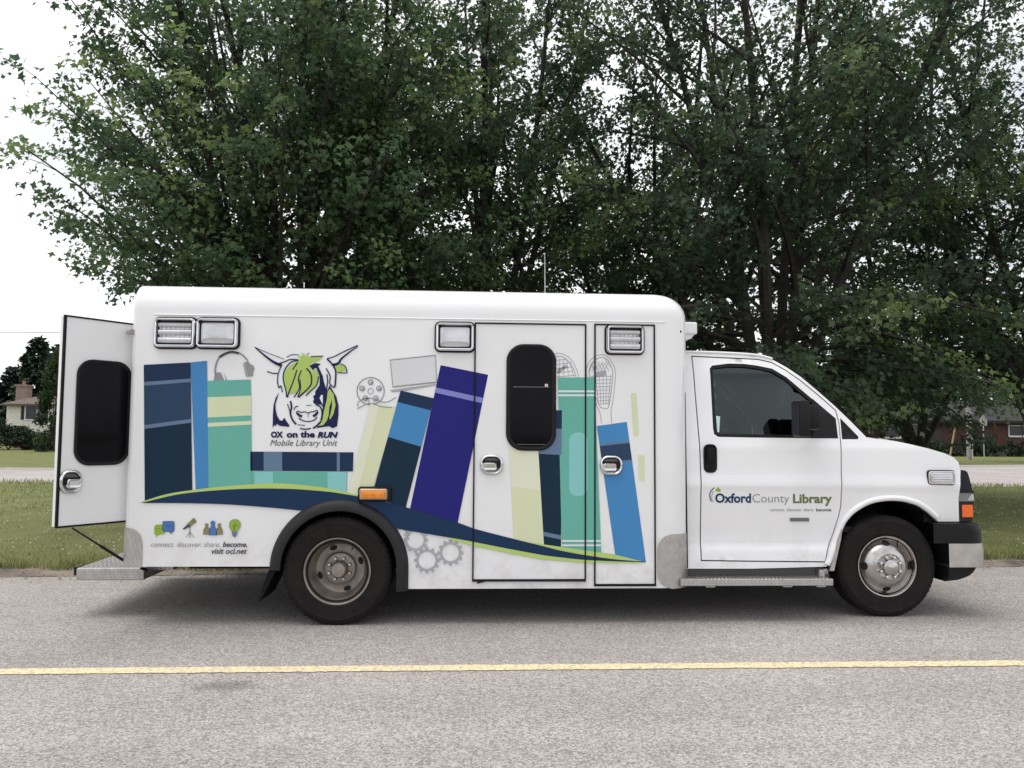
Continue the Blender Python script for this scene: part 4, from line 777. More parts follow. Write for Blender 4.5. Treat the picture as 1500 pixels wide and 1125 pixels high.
# interior
z_s = C(1100, 641)[1]
mb = MB(); mb.box((2.56, .2, .62), (4.2, BW-.2, .66)); mb.build('cab_floor', DARK, van)
mb = MB(); mb.box((3.55, .24, .9), (3.95, BW-.24, z_s-.06), bev=.05); mb.box((3.6, 1.35, z_s-.08), (3.8, 1.85, z_s+.03), bev=.04); mb.build('dashboard', mat('grey_vinyl', (.05, .05, .055), .6), van)
for y0 in (.32, 1.33):
    mb = MB(); mb.box((2.75, y0, .75), (3.25, y0+.52, .95), bev=.05); mb.box((2.68, y0+.02, .9), (2.84, y0+.5, 1.42), bev=.05); mb.box((2.69, y0+.13, 1.42), (2.80, y0+.39, 1.62), bev=.04); mb.build('seat', mat('seat_cloth', (.09, .09, .10), .9), van, smooth=40)
mb = MB(); cc = Vector((3.4, 1.6, 1.27)); ax_ = Vector((.55, 0, .8)).normalized(); e1 = Vector((0, 1, 0)); e2 = ax_.cross(e1); mb.tube([cc+(e1*math.cos(t)+e2*math.sin(t))*.19 for t in np.linspace(0, 2*math.pi, 25)], .015, 8); mb.tube([cc, cc-ax_*-.2+Vector((.15, 0, -.2))], .03, 8); mb.tube([cc-e1*.18, cc+e1*.18], .014, 6); mb.build('steering_wheel', BLKPL, van, smooth=50)
mb = MB(); mb.box((2.50, .3, .6), (2.55, .8, 1.9)); mb.box((2.50, 1.4, .6), (2.55, BW-.3, 1.9)); mb.build('bulkhead', DARK, van)
# rocker + running board
a = C(1006, 833); b = C(1210, 831); 
for q0, q1_ in ((.155, .5), (BW-.5, BW-.155)): mb = MB(); mb.box((2.53, q0, a[1]-.06), (b[0], q1_, a[1])); mb.build('sill', mat('dark_grey_metal', (.09, .085, .085), .5, .5), van)
for side in (0, 1):
    Y = (lambda y: y) if side == 0 else (lambda y: BW-y)
    zt_b = aty(1100, 848.5, 0.0).z; zb_b = aty(1100, 858.5, 0).z; x0b = aty(997, 850, 0).x; x1b = aty(1221, 850, 0).x
    mb = MB(); A = sorted((Y(.0), Y(.2))); mb.box((x0b, A[0], zb_b), (x1b, A[1], zt_b), bev=.006)
    for i in range(40):
        x = x0b+.04+i*(x1b-x0b-.06)/40; B_ = sorted((Y(.01), Y(.19))); mb.add([(x, B_[0], zt_b+.0005), (x+.008, B_[0], zt_b+.0005), (x+.020, B_[1], zt_b+.0005), (x+.012, B_[1], zt_b+.0005), (x+.002, B_[0]+.01, zt_b+.006), (x+.006, B_[0]+.01, zt_b+.006), (x+.018, B_[1]-.01, zt_b+.006), (x+.014, B_[1]-.01, zt_b+.006)], [(4, 5, 6, 7), (0, 1, 5, 4), (1, 2, 6, 5), (2, 3, 7, 6), (3, 0, 4, 7)])
    for x in (x0b+.2, x1b-.35, x1b-.1): A = sorted((Y(.06), Y(.5))); mb.box((x, A[0], zb_b-.02), (x+.07, A[1], zb_b))
    rb = mb.build('running_board', PLATE, van)
    if side == 0:
        q = aty(1232, 775, .12); mb = MB(); pts = [aty(1214, 836, .12), aty(1221, 836, .12), aty(1231, 790, .12), aty(1233, 775, .12), aty(1226, 795, .12)]; mb.extrude_xz([(p.x, p.z) for p in pts], .11, .15); mb.box((x1b-.06, .1, zb_b), (x1b-.02, .16, zt_b+.05)); mb.build('splash_guard', PLATE, rb)
# front: fascia, lamps, bumper
def side_ext(name, px, y, yd, m, parent, both=True, bev=True):
    out = []
    for s in ((0, 1) if both else (0,)):
        pts = [(lambda p: (p.x, p.z))(aty(*q, y)) for q in px]; mb = MB(); mb.extrude_xz(pts, *( (y, y+yd) if s == 0 else (BW-y-yd, BW-y))); o = mb.build(name, m, parent)
        if bev:
            bm = bmesh.new(); bm.from_mesh(o.data); bmesh.ops.bevel(bm, geom=bm.edges[:], offset=.006, segments=2, affect='EDGES'); bm.to_mesh(o.data); bm.free(); o.data.polygons.foreach_set('use_smooth', [True]*len(o.data.polygons)); sharp(o, 40)
        out.append(o)
    return out
xn = C(1405, 720)[0]; zt_n = C(1406, 684)[1]; zb_n = C(1405, 766)[1]
mb = MB(); mb.box((xn-.25, .2, zb_n), (xn+.01, BW-.2, zt_n)); mb.box((xn-.02, .5, zb_n+.02), (xn+.06, BW-.5, zt_n-.02), bev=.01)
for k in range(5): z = zb_n+.04+k*.065; mb.box((xn+.05, .55, z), (xn+.075, BW-.55, z+.025))
mb.build('grille', BLKPL, van)
hl = side_ext('headlamp', [(1402, 700), (1404, 692), (1411, 688.5), (1417, 690), (1420, 697), (1425.5, 720), (1427, 736), (1425, 764), (1404, 765)], .172, .34, SMOKE, van)
for s, h in enumerate(hl):
    for nm, px, m, dy in (('lens', [(1404, 722), (1424.5, 722), (1426, 734.5), (1404.5, 734.5)], mat('headlamp_lens', (.22, .23, .24), .1, .2), .006), ('lens', [(1417, 733), (1422, 724), (1425, 724), (1426, 733)], LENS, .009), ('turn_signal', [(1409.5, 739.5), (1424, 739.5), (1424.5, 757.5), (1410, 757.5)], ORANGE, .008)):
        pts = [(lambda p: (p.x, p.z))(aty(*q, .165)) for q in px]; pts = [(x+.004*(x > pts[0][0]+.02), z) for x, z in pts]; mb = MB(); y0 = .172-dy; mb.extrude_xz(pts, *((y0, y0+.3) if s == 0 else (BW-y0-.3, BW-y0))); mb.build(nm, m, h)
    pts = [(lambda p: (p.x, p.z))(aty(*q, .16)) for q in [(1401.5, 719), (1427, 719.5), (1427, 722), (1401.5, 721.5)]]; mb = MB(); mb.extrude_xz(pts, *((.16, .3) if s == 0 else (BW-.3, BW-.16))); mb.build('lamp_trim', BLKPL, h)
# fender warning light
cx, cz = C(1377.5, 699.5); yb0 = ysx(cx, cz)
mb = MB(); ringsweep(mb, cx, cz, .214, .112, .022, [(0, yb0-.001), (0, yb0-.012), (.004, yb0-.016)]); wl = mb.build('warning_light', BLKPL, van, smooth=40)
mb = MB(); ringsweep(mb, cx, cz, .204, .102, .02, [(0, yb0-.012), (.003, yb0-.026), (.009, yb0-.028), (.015, yb0-.018)], cap=False); mb.build('bezel', CHROME, wl, smooth=40)
mb = MB(); ringsweep(mb, cx+.004, cz, .16, .07, .01, [(-.01, yb0-.017), (0, yb0-.024), (.004, yb0-.026)]); 
for k in range(4): z = cz-.026+k*.017; mb.tube([(cx-.07, yb0-.026, z), (cx+.075, yb0-.026, z)], .005, 6)
mb.build('lens', LENS, wl, smooth=40)
# bumper: swept in plan with rounded corners
def bump(name, px, m, yside, rad, setback=0):
    pts = [(lambda p: (p.x, p.z))(aty(*q, yside)) for q in px]; xmax = max(p[0] for p in pts); mb = MB(); rows = []
    # front section profile: pairs (front x, z)
    zs_ = sorted(set(p[1] for p in pts)); 
    path = [(0, None)]
    K = 10; lv = []
    for fx0, z in pts: lv.append((fx0, z))
    # lv describes closed side outline; make hull: side cap + front wrap
    front = [p for p in lv if p[0] > xmax-.12]; front.sort(key=lambda p: -p[1]); back = min(p[0] for p in lv)
    seq = []
    for j in range(K+1):
        a = math.radians(90*j/K); seq.append((rad*(1-math.sin(a)), yside+rad*(1-math.cos(a))))
    plan_ = [(None, yside)]+seq+[(s_, BW-y_) for s_, y_ in seq[::-1]]+[(None, BW-yside)]
    for (sb, y_) in plan_:
        for (fx0, z) in front: mb.v.append(((back if sb is None else fx0-sb), y_, z))
    q = len(front); n = len(plan_)
    for i in range(n-1):
        for k in range(q-1): mb.f.append((i*q+k, (i+1)*q+k, (i+1)*q+k+1, i*q+k+1))
    mb.f.append(tuple(i*q for i in range(n))); mb.f.append(tuple(i*q+q-1 for i in range(n))); mb.m = [0]*len(mb.f); return mb.build(name, m, van, smooth=40)
bump('bumper', [(1368, 765), (1440, 767), (1449, 771), (1451.5, 780), (1452, 796), (1368, 796)], BLKPL, .09, .16)
cbar = mat('brushed_bumper', (.55, .54, .53), .3, .9, var=.1, vscale=14); bump('bumper_bar', [(1391, 796), (1452.5, 796.5), (1454, 806), (1454, 820), (1452, 831), (1391, 832)], cbar, .085, .15)
dd = side_ext('air_dam', [(1389, 831), (1431, 831), (1427, 838), (1420, 844), (1405, 849.5), (1384, 852), (1390, 846)], .12, BW-.24, BLKPL, van, False)

# --- wheels
def tyre_prof(R, w, rim):
    h = w/2; return [(rim-.012, -h*.78), (rim+.006, -h*.86), (rim+.03, -h*.93), (rim+.032, -h*.955), (rim+.04, -h*.955), (rim+.042, -h*.94), (rim+(R-rim)*.55, -h*1.0), (rim+(R-rim)*.72, -h*.985), (rim+(R-rim)*.74, -h*1.0), (R-.022, -h*.93), (R-.006, -h*.84), (R, -h*.72), (R, -h*.4), (R-.009, -h*.38), (R-.009, -h*.32), (R, -h*.3), (R, -h*.03), (R-.009, -.004), (R-.009, .004), (R, h*.03), (R, h*.3), (R-.009, h*.32), (R-.009, h*.38), (R, h*.4), (R, h*.72), (R-.022, h*.93), (rim+(R-rim)*.55, h), (rim-.012, h*.78)]
def wheel(loc, rear, flip=False):
    R, w, rim = (.374, .225, .213); s = -1 if flip else 1
    def fin(mb, name, m, parent=None, sm=40):
        mb.v = [(x, y*s, z) for x, y, z in mb.v]; o = mb.build(name, m, None, smooth=sm); return o
    mb = MB()
    yo = -w*.40
    if rear:
        prof = [(.20, w*.4), (.205, 0), (.198, yo+.04), (.208, yo+.012), (.222, yo+.002), (.230, yo-.008), (.232, yo-.015), (.224, yo-.014), (.214, yo), (.204, yo+.03), (.196, yo+.07), (.190, yo+.11), (.170, yo+.135), (.13, yo+.14), (.115, yo+.132), (.108, yo+.112), (.094, yo+.105), (.06, yo+.104), (.055, yo+.09), (.053, yo+.035), (.046, yo+.026), (0, yo+.024)]
    else:
        prof = [(.20, w*.4), (.205, 0), (.198, yo+.05), (.208, yo+.012), (.216, yo+.002), (.222, yo-.008), (.224, yo-.014), (.216, yo-.013), (.207, yo), (.202, yo+.02), (.192, yo+.03), (.184, yo+.026), (.172, yo+.006), (.15, yo-.022), (.12, yo-.04), (.098, yo-.046), (.093, yo-.038), (.062, yo-.036), (.058, yo-.044), (.056, yo-.075), (.046, yo-.084), (0, yo-.088)]
    mb.lathe_y(prof, 56); wo = fin(mb, 'wheel', DUSTY if rear else ALU); wo.location = loc; WORLD[wo.name] = Vector(loc)
    wo.parent = van; wo.matrix_parent_inverse = Matrix.Translation(-Vector(van.location))
    def sub(mb, name, m, sm=40): o = fin(mb, name, m, sm=sm); o.parent = wo; return o
    mb = MB(); mb.lathe_y(tyre_prof(R, w, rim), 72)
    nb = 60
    for k in range(nb):     # shoulder tread blocks
        a = 2*math.pi*k/nb
        for sgn in (-1, 1):
            vv = []
            for (rr2, yy) in ((R-.03, .955), (R-.012, .91), (R+.003, .74), (R-.006, .70)):
                for da in (-.028, .028): vv.append((rr2*math.cos(a+da), sgn*w/2*yy, rr2*math.sin(a+da)))
            mb.add(vv, [(0, 1, 3, 2), (2, 3, 5, 4), (4, 5, 7, 6)])
    ty = sub(mb, 'tyre', TYRE)
    n_l = 8; yl = yo+.095 if rear else yo-.046; rl = .077
    for k in range(n_l):
        a = 2*math.pi*(k+.5)/n_l; mb = MB(); mb.lathe_y([(0, yl-.024), (.010, yl-.022), (.0135, yl-.014), (.0145, yl+.012)], 10, (rl*math.cos(a), 0, rl*math.sin(a))); sub(mb, 'lug_nut', STEEL if rear else CHROME)
    for k in range(4):
        a = 2*math.pi*k/4+(math.pi/2 if not rear else .35); mb = MB(); rh = .152 if rear else .172; hh = []
        nseg = 12
        if rear: f_y = lambda r_: yo+.131
        else: f_y = lambda r_: yo+.004+(.172-r_)*(-1.25)-.004
        for j in range(nseg):
            t = 2*math.pi*j/nseg; rr2 = rh+.017*math.cos(t); at_ = a+.18*math.sin(t); hh.append((rr2*math.cos(at_), f_y(rr2), rr2*math.sin(at_)))
        mb.add(hh, [tuple(range(nseg))]); sub(mb, 'hand_hole', DARK)
    mb = MB(); a = 1.0; mb.tube([(.19*math.cos(a), yo+.03, .19*math.sin(a)), (.165*math.cos(a), yo-.004+(.05 if rear else 0), .165*math.sin(a))], .004, 6); sub(mb, 'valve_stem', BLACK)
    return wo
wheel((0, .085, .372), True); wheel((0, BW-.085, .372), True, True); wheel((4.04, .262, .372), False); wheel((4.04, BW-.262, .372), False, True)
# inner duals
for yy in (.36, BW-.36):
    mb = MB(); mb.lathe_y(tyre_prof(.374, .225, .213), 48); o = mb.build('inner_tyre', TYRE, None, smooth=40); o.location = (0, yy, .372); o.parent = van; o.matrix_parent_inverse = Matrix.Translation(-Vector(van.location))

# ------------------------------------------------------------------ trees
BARK = mat('bark', (.034, .030, .027), .9, var=.35, vscale=9, bump=.8, bscale=22)
MAPLE = leafmat('maple_leaves', (.050, .092, .048), (.088, .150, .072), (.21, .29, .10), .46, True)
MAPLED = leafmat('dark_maple_leaves', (.040, .070, .042), (.072, .118, .062), (.20, .27, .09), .45, True)
FARL = leafmat('far_leaves', (.02, .038, .02), (.035, .06, .028), (.06, .085, .035), .25, True)
CONL = leafmat('conifer_needles', (.014, .028, .018), (.022, .04, .024), (.035, .055, .03), .15, True)
CEDL = leafmat('cedar_leaves', (.02, .04, .018), (.04, .07, .025), (.11, .14, .04), .2, True)
SHRL = leafmat('shrub_leaves', (.016, .03, .016), (.026, .046, .022), (.05, .075, .03), .2, True)
LEAF = np.array([(0, 0, 0), (.5, .42, -.10), (.16, .58, .0), (0, 1.0, -.12), (-.16, .58, .0), (-.5, .42, -.10)]); LTRI = np.array([(0, 1, 2), (0, 2, 3), (0, 3, 4), (0, 4, 5)])
NEED = np.array([(-.12, 0, 0), (.12, 0, 0), (.3, .5, -.05), (0, 1, -.15), (-.3, .5, -.05), (0, .5, .06)]); 
def leaves(pos, dirs, size, tone, r, shape=LEAF, upw=1.0):
    n = len(pos); d = dirs/np.linalg.norm(dirs, axis=1)[:, None]; nn = r.normal(0, .55, (n, 3)); nn[:, 2] += upw*.75; nn[:, :2] += .75*pos[:, :2]/(np.linalg.norm(pos[:, :2], axis=1)[:, None]+.4)
    s = np.cross(d, nn); s /= np.linalg.norm(s, axis=1)[:, None]; u = np.cross(s, d); sz = (size*r.uniform(.65, 1.25, n))[:, None, None]
    P = pos[:, None]+sz*(shape[None, :, 0, None]*s[:, None]+shape[None, :, 1, None]*d[:, None]+shape[None, :, 2, None]*u[:, None])
    return P, np.repeat(tone, len(shape))
def leafmesh(name, P, tone, m, parent):
    n, k = P.shape[:2]; F = (np.arange(n)[:, None, None]*k+LTRI[None]).reshape(-1).astype(np.int32); nf = n*len(LTRI)
    me = bpy.data.meshes.new(name); me.vertices.add(n*k); me.vertices.foreach_set('co', P.reshape(-1).astype(np.float32)); me.loops.add(nf*3); me.loops.foreach_set('vertex_index', F); me.polygons.add(nf); me.polygons.foreach_set('loop_start', np.arange(nf, dtype=np.int32)*3); me.update(calc_edges=True)
    at = me.attributes.new('tone', 'FLOAT', 'POINT'); at.data.foreach_set('value', tone.astype(np.float32)); me.materials.append(m)
    o = bpy.data.objects.new(name, me); COL.objects.link(o); o.parent = parent; return o
def curve(p, d, L_, n, bend, r, wob=.12):
    pts = [np.array(p, float)]; d = np.array(d, float); d /= np.linalg.norm(d)
    for i in range(n): d = d+np.array(bend)/n+r.normal(0, wob/n**.5, 3)*.5; d /= np.linalg.norm(d); pts.append(pts[-1]+d*L_/n)
    return pts
def maple(name, base, H, Rc, seed, label, nst=7, nsec=22, ntw=10, nleaf=40, leaf=.11, fork=1.2, low=.1, trunk=.2, m=None, group=None, tip=.06, cat='tree', prof=None, bright=.0, spread=(.12, .42), stemk=.42, droop=0., zmin=0., asc=0., tipb=.26, upw=1.2, env=None):
    r = np.random.default_rng(seed); root = empty(name, base, label, cat, group); mb = MB(); PP = []; TT = []
    prof = prof or (lambda t: .75+.5*t if t < .5 else 1.0-.95*(t-.5)**1.0*1.3)
    mb.tube([(0, 0, -.15), (.02, 0, fork*.5), (0, .02, fork)], [trunk*1.25, trunk, trunk*.9], 9)
    for s in range(nst):
        az = 2*math.pi*(s+r.uniform(-.3, .3))/nst; sp_ = r.uniform(*spread) if s else .03; Ls = (H-fork)*r.uniform(.82, 1.02)
        st = curve((math.cos(az)*trunk*.4, math.sin(az)*trunk*.4, fork*r.uniform(.75, 1)), (math.cos(az)*sp_*1.5, math.sin(az)*sp_*1.5, 1), Ls, 12, (0, 0, .35), r, .14)
        rs = [trunk*stemk*(1-i/12.5)**.9+.008 for i in range(13)]; mb.tube([tuple(p) for p in st], rs, 6, cap=False)
        for k in range(nsec):
            t = low+(1-low)*((k+r.random())/nsec)**upw; fi = min(t*12, 11.99); i = int(fi); p = st[i]+(st[i+1]-st[i])*(fi-i)
            a2 = az+r.normal(0, 1.15); L2 = Rc*prof(t)*r.uniform(.45, 1.05)*(1-.0*s); rad = math.hypot(p[0], p[1]); L2 = max(.5, L2-rad*.55)
            el = r.uniform(.25, .85)+asc+.5*t-droop*max(0, 1-t/.3); br = curve(p, (math.cos(a2), math.sin(a2), math.tan(min(el, 1.25))), L2, 7, (0, 0, -.55+asc*.5+.4*t-droop*.8*max(0, 1-t/.3)), r, .25)
            if env:     # natural outline of the crown: sprays end near it, some a little beyond
                lim = r.uniform(.84, 1.12); out = [math.hypot(q[0], q[1])/(env(q[2])*lim) for q in br]; kx_ = 7
                while kx_ > 1 and out[kx_] > 1: kx_ -= 1
                if out[kx_] > 1: continue
                br = [br[min(int(f_), 6)]+(br[min(int(f_), 6)+1]-br[min(int(f_), 6)])*(f_-min(int(f_), 6)) for f_ in np.linspace(0, kx_, 8)]; L2 *= max(.25, kx_/7)
            if zmin:
                kk = 7
                while kk > 2 and br[kk][2] < zmin: kk -= 1
                if br[kk][2] < zmin: continue
                br = [br[0]+(br[min(int(f_), 7)]-br[0])*0+br[min(int(f_), 7)]-br[0] if f_ >= 7 else br[int(f_)]+(br[int(f_)+1]-br[int(f_)])*(f_-int(f_)) for f_ in np.linspace(0, kk, 8)]
            r0 = min(rs[i]*.6, .012+.012*L2); mb.tube([tuple(q) for q in br], [r0*(1-j/7.6)+.003 for j in range(8)], 4, cap=False)
            tb = r.normal(.28, .16)+bright+(.30 if r.random() < .10 else 0)
            nt_ = max(3, int(ntw*min(1.4, L2/(Rc*.6))))
            for q in range(nt_):
                tt = .18+.82*(q+r.random())/nt_; fj = min(tt*7, 6.99); j = int(fj); bp = br[j]+(br[j+1]-br[j])*(fj-j); bd = br[j+1]-br[j]; bd = bd/np.linalg.norm(bd)
                side = np.cross(bd, (0, 0, 1)); sl = np.linalg.norm(side); side = side/sl if sl > 1e-3 else np.array([1., 0, 0]); dr = bd*.8+side*(1 if q % 2 else -1)*r.uniform(.5, 1.1)+np.array([0, 0, r.uniform(-.25, .35)])
                if q == nt_-1: dr = bd
                
                if bp[2] < zmin+r.uniform(0, .5): continue
                Lt = r.uniform(.3, .75)*(Rc/4.5)*(1.1-.4*tt); tw = curve(bp, dr, Lt, 3, (0, 0, -.25), r, .2); mb.tube([tuple(z) for z in tw], [.006, .005, .004, .002], 3, cap=False)
                nl = max(4, int(nleaf*r.uniform(.55, 1.3))); ss = (.1+.98*r.beta(2.2, 1.1, nl))*3; jj = np.minimum(ss.astype(int), 2); tw = np.array(tw); pos = tw[jj]+(tw[jj+1]-tw[jj])*(ss-jj)[:, None]+r.normal(0, leaf*1.05, (nl, 3))*np.array([1, 1, .85])
                dd_ = (tw[3]-tw[0])/Lt*.5+r.normal(0, .6, (nl, 3)); dd_[:, 2] -= .35
                tone = np.clip(tb+r.normal(0, .09)+tipb*max(0, tt-.7)/.3*(r.random() < .55)+np.zeros(nl), 0, .85); P, T_ = leaves(pos, dd_, np.full(nl, leaf), tone, r); PP.append(P); TT.append(T_)
    tr = mb.build('trunk', BARK, None, smooth=50, fix=False); tr.parent = root
    leafmesh('crown', np.concatenate(PP), np.concatenate(TT), m or MAPLE, root); return root
def ground_at(px, y): d = ray(px, 700); t = (y-CAM.y)/d.y; return (CAM+d*t).x
G1 = 'row of maples behind the van'
P1 = lambda t: 1.0+.15*t if t < .35 else max(.2, 1.05-1.65*(t-.35))
P2 = lambda t: .9+.3*t if t < .4 else max(.3, 1.02-.9*(t-.4))
maple('maple_tree', (ground_at(432, 7.2), 7.2, 0), 12.2, 5.8, 11, 'leafy maple spreading into open sky above the rear of the van', nst=9, nsec=40, ntw=11, nleaf=44, group=G1, low=.05, bright=.05, trunk=.2, prof=P1, droop=0., leaf=.09, zmin=2.9, spread=(.06, .32), asc=.14, tipb=.3, env=lambda z: float(np.interp(z, (2.6, 3.2, 3.8, 4.7, 5.9, 7.3, 8.5, 10, 12.5), (2.3, 2.8, 3.45, 3.8, 3.85, 3.2, 2.6, 2.0, 1.0))))
maple('maple_tree', (ground_at(700, 8.8), 8.8, 0), 12.8, 3.6, 23, 'narrower maple standing behind the middle of the van, between its two wider neighbours', nst=8, nsec=32, ntw=10, nleaf=38, leaf=.095, group=G1, low=.06, m=MAPLED, bright=.04, trunk=.2, prof=P2, droop=.5, zmin=1.8)
maple('maple_tree', (ground_at(1135, 7.6), 7.6, 0), 13.0, 4.7, 37, 'broad dark maple with many upright stems above the cab', nst=10, nsec=32, ntw=11, nleaf=30, leaf=.1, group=G1, low=.04, m=MAPLED, trunk=.22, prof=P2, droop=.9, zmin=1.5)
maple('maple_tree', (ground_at(1560, 8.8), 8.8, 0), 12.5, 4.7, 53, 'maple whose branches reach in over the hood', nst=8, nsec=26, ntw=10, nleaf=32, leaf=.1, group=G1, low=.06, m=MAPLED, trunk=.2, prof=P2, droop=.4, zmin=2.6)
maple('maple_tree', (ground_at(955, 11.5), 11.5, 0), 9.3, 3.8, 71, 'smaller maple set back behind the front of the box body', nst=7, nsec=26, ntw=9, nleaf=28, group=G1, low=.06, m=MAPLED, trunk=.18, prof=P2, droop=.5, zmin=1.8, bright=.03)
maple('maple_tree', (ground_at(1345, 12.0), 12.0, 0), 13.0, 4.2, 88, 'maple set back behind the windshield and hood', nst=7, nsec=28, ntw=9, nleaf=30, group=G1, low=.04, m=MAPLED, trunk=.18, prof=P2, droop=.7, zmin=2.2)
for i, (px, y, H, Rc, lab) in enumerate([(1290, 40, 8.0, 5.0, 'shade tree on the far lawn, in front of the paired brick house windows'), (1520, 42, 9, 5.0, 'shade tree on the far lawn beyond the road sign')]):
    maple('shade_tree', (ground_at(px, y), y, -.05), H, Rc, 80+i, lab, nst=6, nsec=24, ntw=8, nleaf=17, leaf=.24, fork=1.3, low=.06, trunk=.2, m=MAPLED, group='shade trees on the far lawn', prof=P2, droop=.6, zmin=2.3 if i == 0 else 3.3)

# far trees
def far_tree(px, y, H, Rc, seed, label, m=FARL, **k):
    return maple('far_tree', (ground_at(px, y), y, -.05), H, Rc, seed, label, nst=5, nsec=16, ntw=6, nleaf=9, leaf=.38, fork=1.2, low=.02, trunk=.25, m=m, group='trees behind the houses', tip=.03, **k)
for i, (px, y, H, Rc, lab) in enumerate([(190, 78, 10, 5, 'far tree showing past the open rear door'), (330, 82, 10, 6, 'far tree seen under the first maple'), (480, 78, 11, 6, 'far tree behind the rear of the van'), (640, 84, 10, 6, 'far tree behind the lettering of the van'), (800, 80, 10.5, 6, 'far tree behind the van side door'), (960, 82, 10, 6, 'far tree behind the front of the box body'),
        (1090, 78, 10, 6, 'far tree behind the cab roof'), (1215, 82, 11, 6, 'far tree behind the windshield'), (1330, 80, 10, 6, 'far tree rising behind the brick house roof'), (1450, 84, 10.5, 6, 'far tree behind the house sign and pole'), (1570, 80, 11, 6, 'far tree beyond the end of the brick house')]):
    far_tree(px, y, H, Rc, 100+i, lab)
def conifer(px, y, H, R, seed, label):
    r = np.random.default_rng(seed); base = (ground_at(px, y), y, -.05); root = empty('conifer_tree', base, label, 'tree', 'conifers behind the cream house'); mb = MB(); mb.tube([(0, 0, -.1), (0, 0, H)], [.22, .02], 7); PP = []; TT = []
    for k in range(int(H*16)):
        t = r.random()**.8; z = .6+t*(H-.7); a = r.uniform(0, 2*math.pi); L_ = R*(1-t)**.8*r.uniform(.6, 1.1)+.2; br = np.array(curve((0, 0, z), (math.cos(a), math.sin(a), .15), L_, 4, (0, 0, -.35), r, .15)); mb.tube([tuple(q) for q in br], [.03, .02, .015, .01, .005], 3, cap=False)
        nl = int(26*L_+16); ss = r.uniform(.2, 1, nl)*4; jj = np.minimum(ss.astype(int), 3); pos = br[jj]+(br[jj+1]-br[jj])*(ss-jj)[:, None]+r.normal(0, .12, (nl, 3)); dd_ = np.tile(br[4]-br[0], (nl, 1))/L_+r.normal(0, .5, (nl, 3)); dd_[:, 2] -= .3
        P, T_ = leaves(pos, dd_, np.full(nl, .46), np.full(nl, np.clip(r.normal(.3, .2), 0, .8)), r, NEED); PP.append(P); TT.append(T_)
    tr = mb.build('trunk', BARK, None, fix=False); tr.parent = root; leafmesh('crown', np.concatenate(PP), np.concatenate(TT), CONL, root)
conifer(47, 82, 11.6, 4.2, 1, 'tall dark spruce rising behind the chimney'); conifer(82, 84, 11.0, 4.4, 2, 'dark spruce half hidden by the open rear door'); conifer(12, 86, 8.6, 4.4, 3, 'lower spruce on the far side of the chimney'); conifer(-40, 84, 9.5, 4.2, 4, 'spruce well to the side of the cream house')
def shrub(name, px, y, w, h, seed, label, m, n=5000, leaf=.2, dx=1.0, cat='shrub', group=None, cone=False, x=None):
    r = np.random.default_rng(seed); root = empty(name, (ground_at(px, y) if x is None else x, y, -.05), label, cat, group); mb = MB()
    for k in range(6): a = r.uniform(0, 6.28); mb.tube([(0, 0, 0), (math.cos(a)*w*.15, math.sin(a)*w*.15, h*.4), (math.cos(a)*w*.3, math.sin(a)*w*.3, h*.75)], [.05, .03, .01], 4)
    nc = max(12, n//90); cz = r.random(nc)**.8; ca = r.uniform(0, 6.28, nc); rad = (1-cz**1.6)**.5 if not cone else (1-cz)**.6; rr2 = rad*r.uniform(.55, 1, nc); cen = np.c_[np.cos(ca)*rr2*w/2, np.sin(ca)*rr2*w/2*dx, .1+cz*h*.92]
    idx = r.integers(0, nc, n); pos = cen[idx]+r.normal(0, leaf*.9, (n, 3)); pos[:, 2] = np.maximum(pos[:, 2], .05); tn = np.clip(r.normal(.3, .18, nc), 0, .85)[idx]; dd_ = pos*np.array([1, 1, .3])+r.normal(0, .8, (n, 3))
    P, T_ = leaves(pos, dd_, np.full(n, leaf), tn, r); st = mb.build('stem', BARK, None, fix=False); st.parent = root; leafmesh('foliage', P, T_, m, root); return root
shrub('cedar_shrub', 78, 55, 3.0, 7.6, 5, 'tall yellow-green cedar beside the cream house', CEDL, 9000, .2, cone=True)

# ------------------------------------------------------------------ houses
def wallbox(mb, x0, x1, y0, y1, z0, z1): mb.box((x0, y0, z0), (x1, y1, z1))
CREAMS = mat('cream_siding', (.74, .72, .63), .8, var=.06); SHING = mat('brown_shingles', (.12, .092, .08), .9, var=.25, vscale=3, bump=.4, bscale=12); BRICKC = mat('chimney_brick', (.27, .19, .16), .9, var=.3, vscale=8)
DKG = mat('dark_window', (.03, .03, .035), .1); WTRIM = mat('white_trim', (.75, .74, .72), .6)
Yh = 64.0; hx0 = aty(8, 640, Yh).x; hx1 = aty(125, 640, Yh).x; zE = aty(30, 592, Yh).z; zM = aty(30, 638, Yh).z
house = empty('cream_house', ((hx0+hx1)/2, Yh, 0), 'cream split-level house with brown roof and brick chimney', 'house')
nplk = 13
mb = MB(); mb.box((hx0+.05, Yh+.02, zM), (hx1, Yh+8, zE)); mb.build('wall', CREAMS, house)
for k in range(nplk): # lap siding boards
    z0 = zM+(zE-zM)*k/nplk; z1 = zM+(zE-zM)*(k+1)/nplk; mb = MB(); mb.add([(hx0, Yh-.03, z0), (hx1, Yh-.03, z0), (hx1, Yh-.002, z1), (hx0, Yh-.002, z1), (hx0, Yh+.02, z0), (hx1, Yh+.02, z0)], [(0, 1, 2, 3), (0, 4, 5, 1)]); mb.build('siding_board', CREAMS, house, fix=False)
mb = MB(); mb.box((hx0+.4, Yh+.5, 0), (hx1, Yh+8, zM)); mb.build('lower_wall', mat('brick_lower', (.2, .1, .08), .9, var=.3, vscale=8), house)
mb = MB(); a = aty(60, 640, Yh+.4); b = aty(72, 640, Yh+.4); mb.box((a.x, Yh+.3, .3), (b.x+.5, Yh+.5, zM)); mb.build('porch_panel', WTRIM, house)
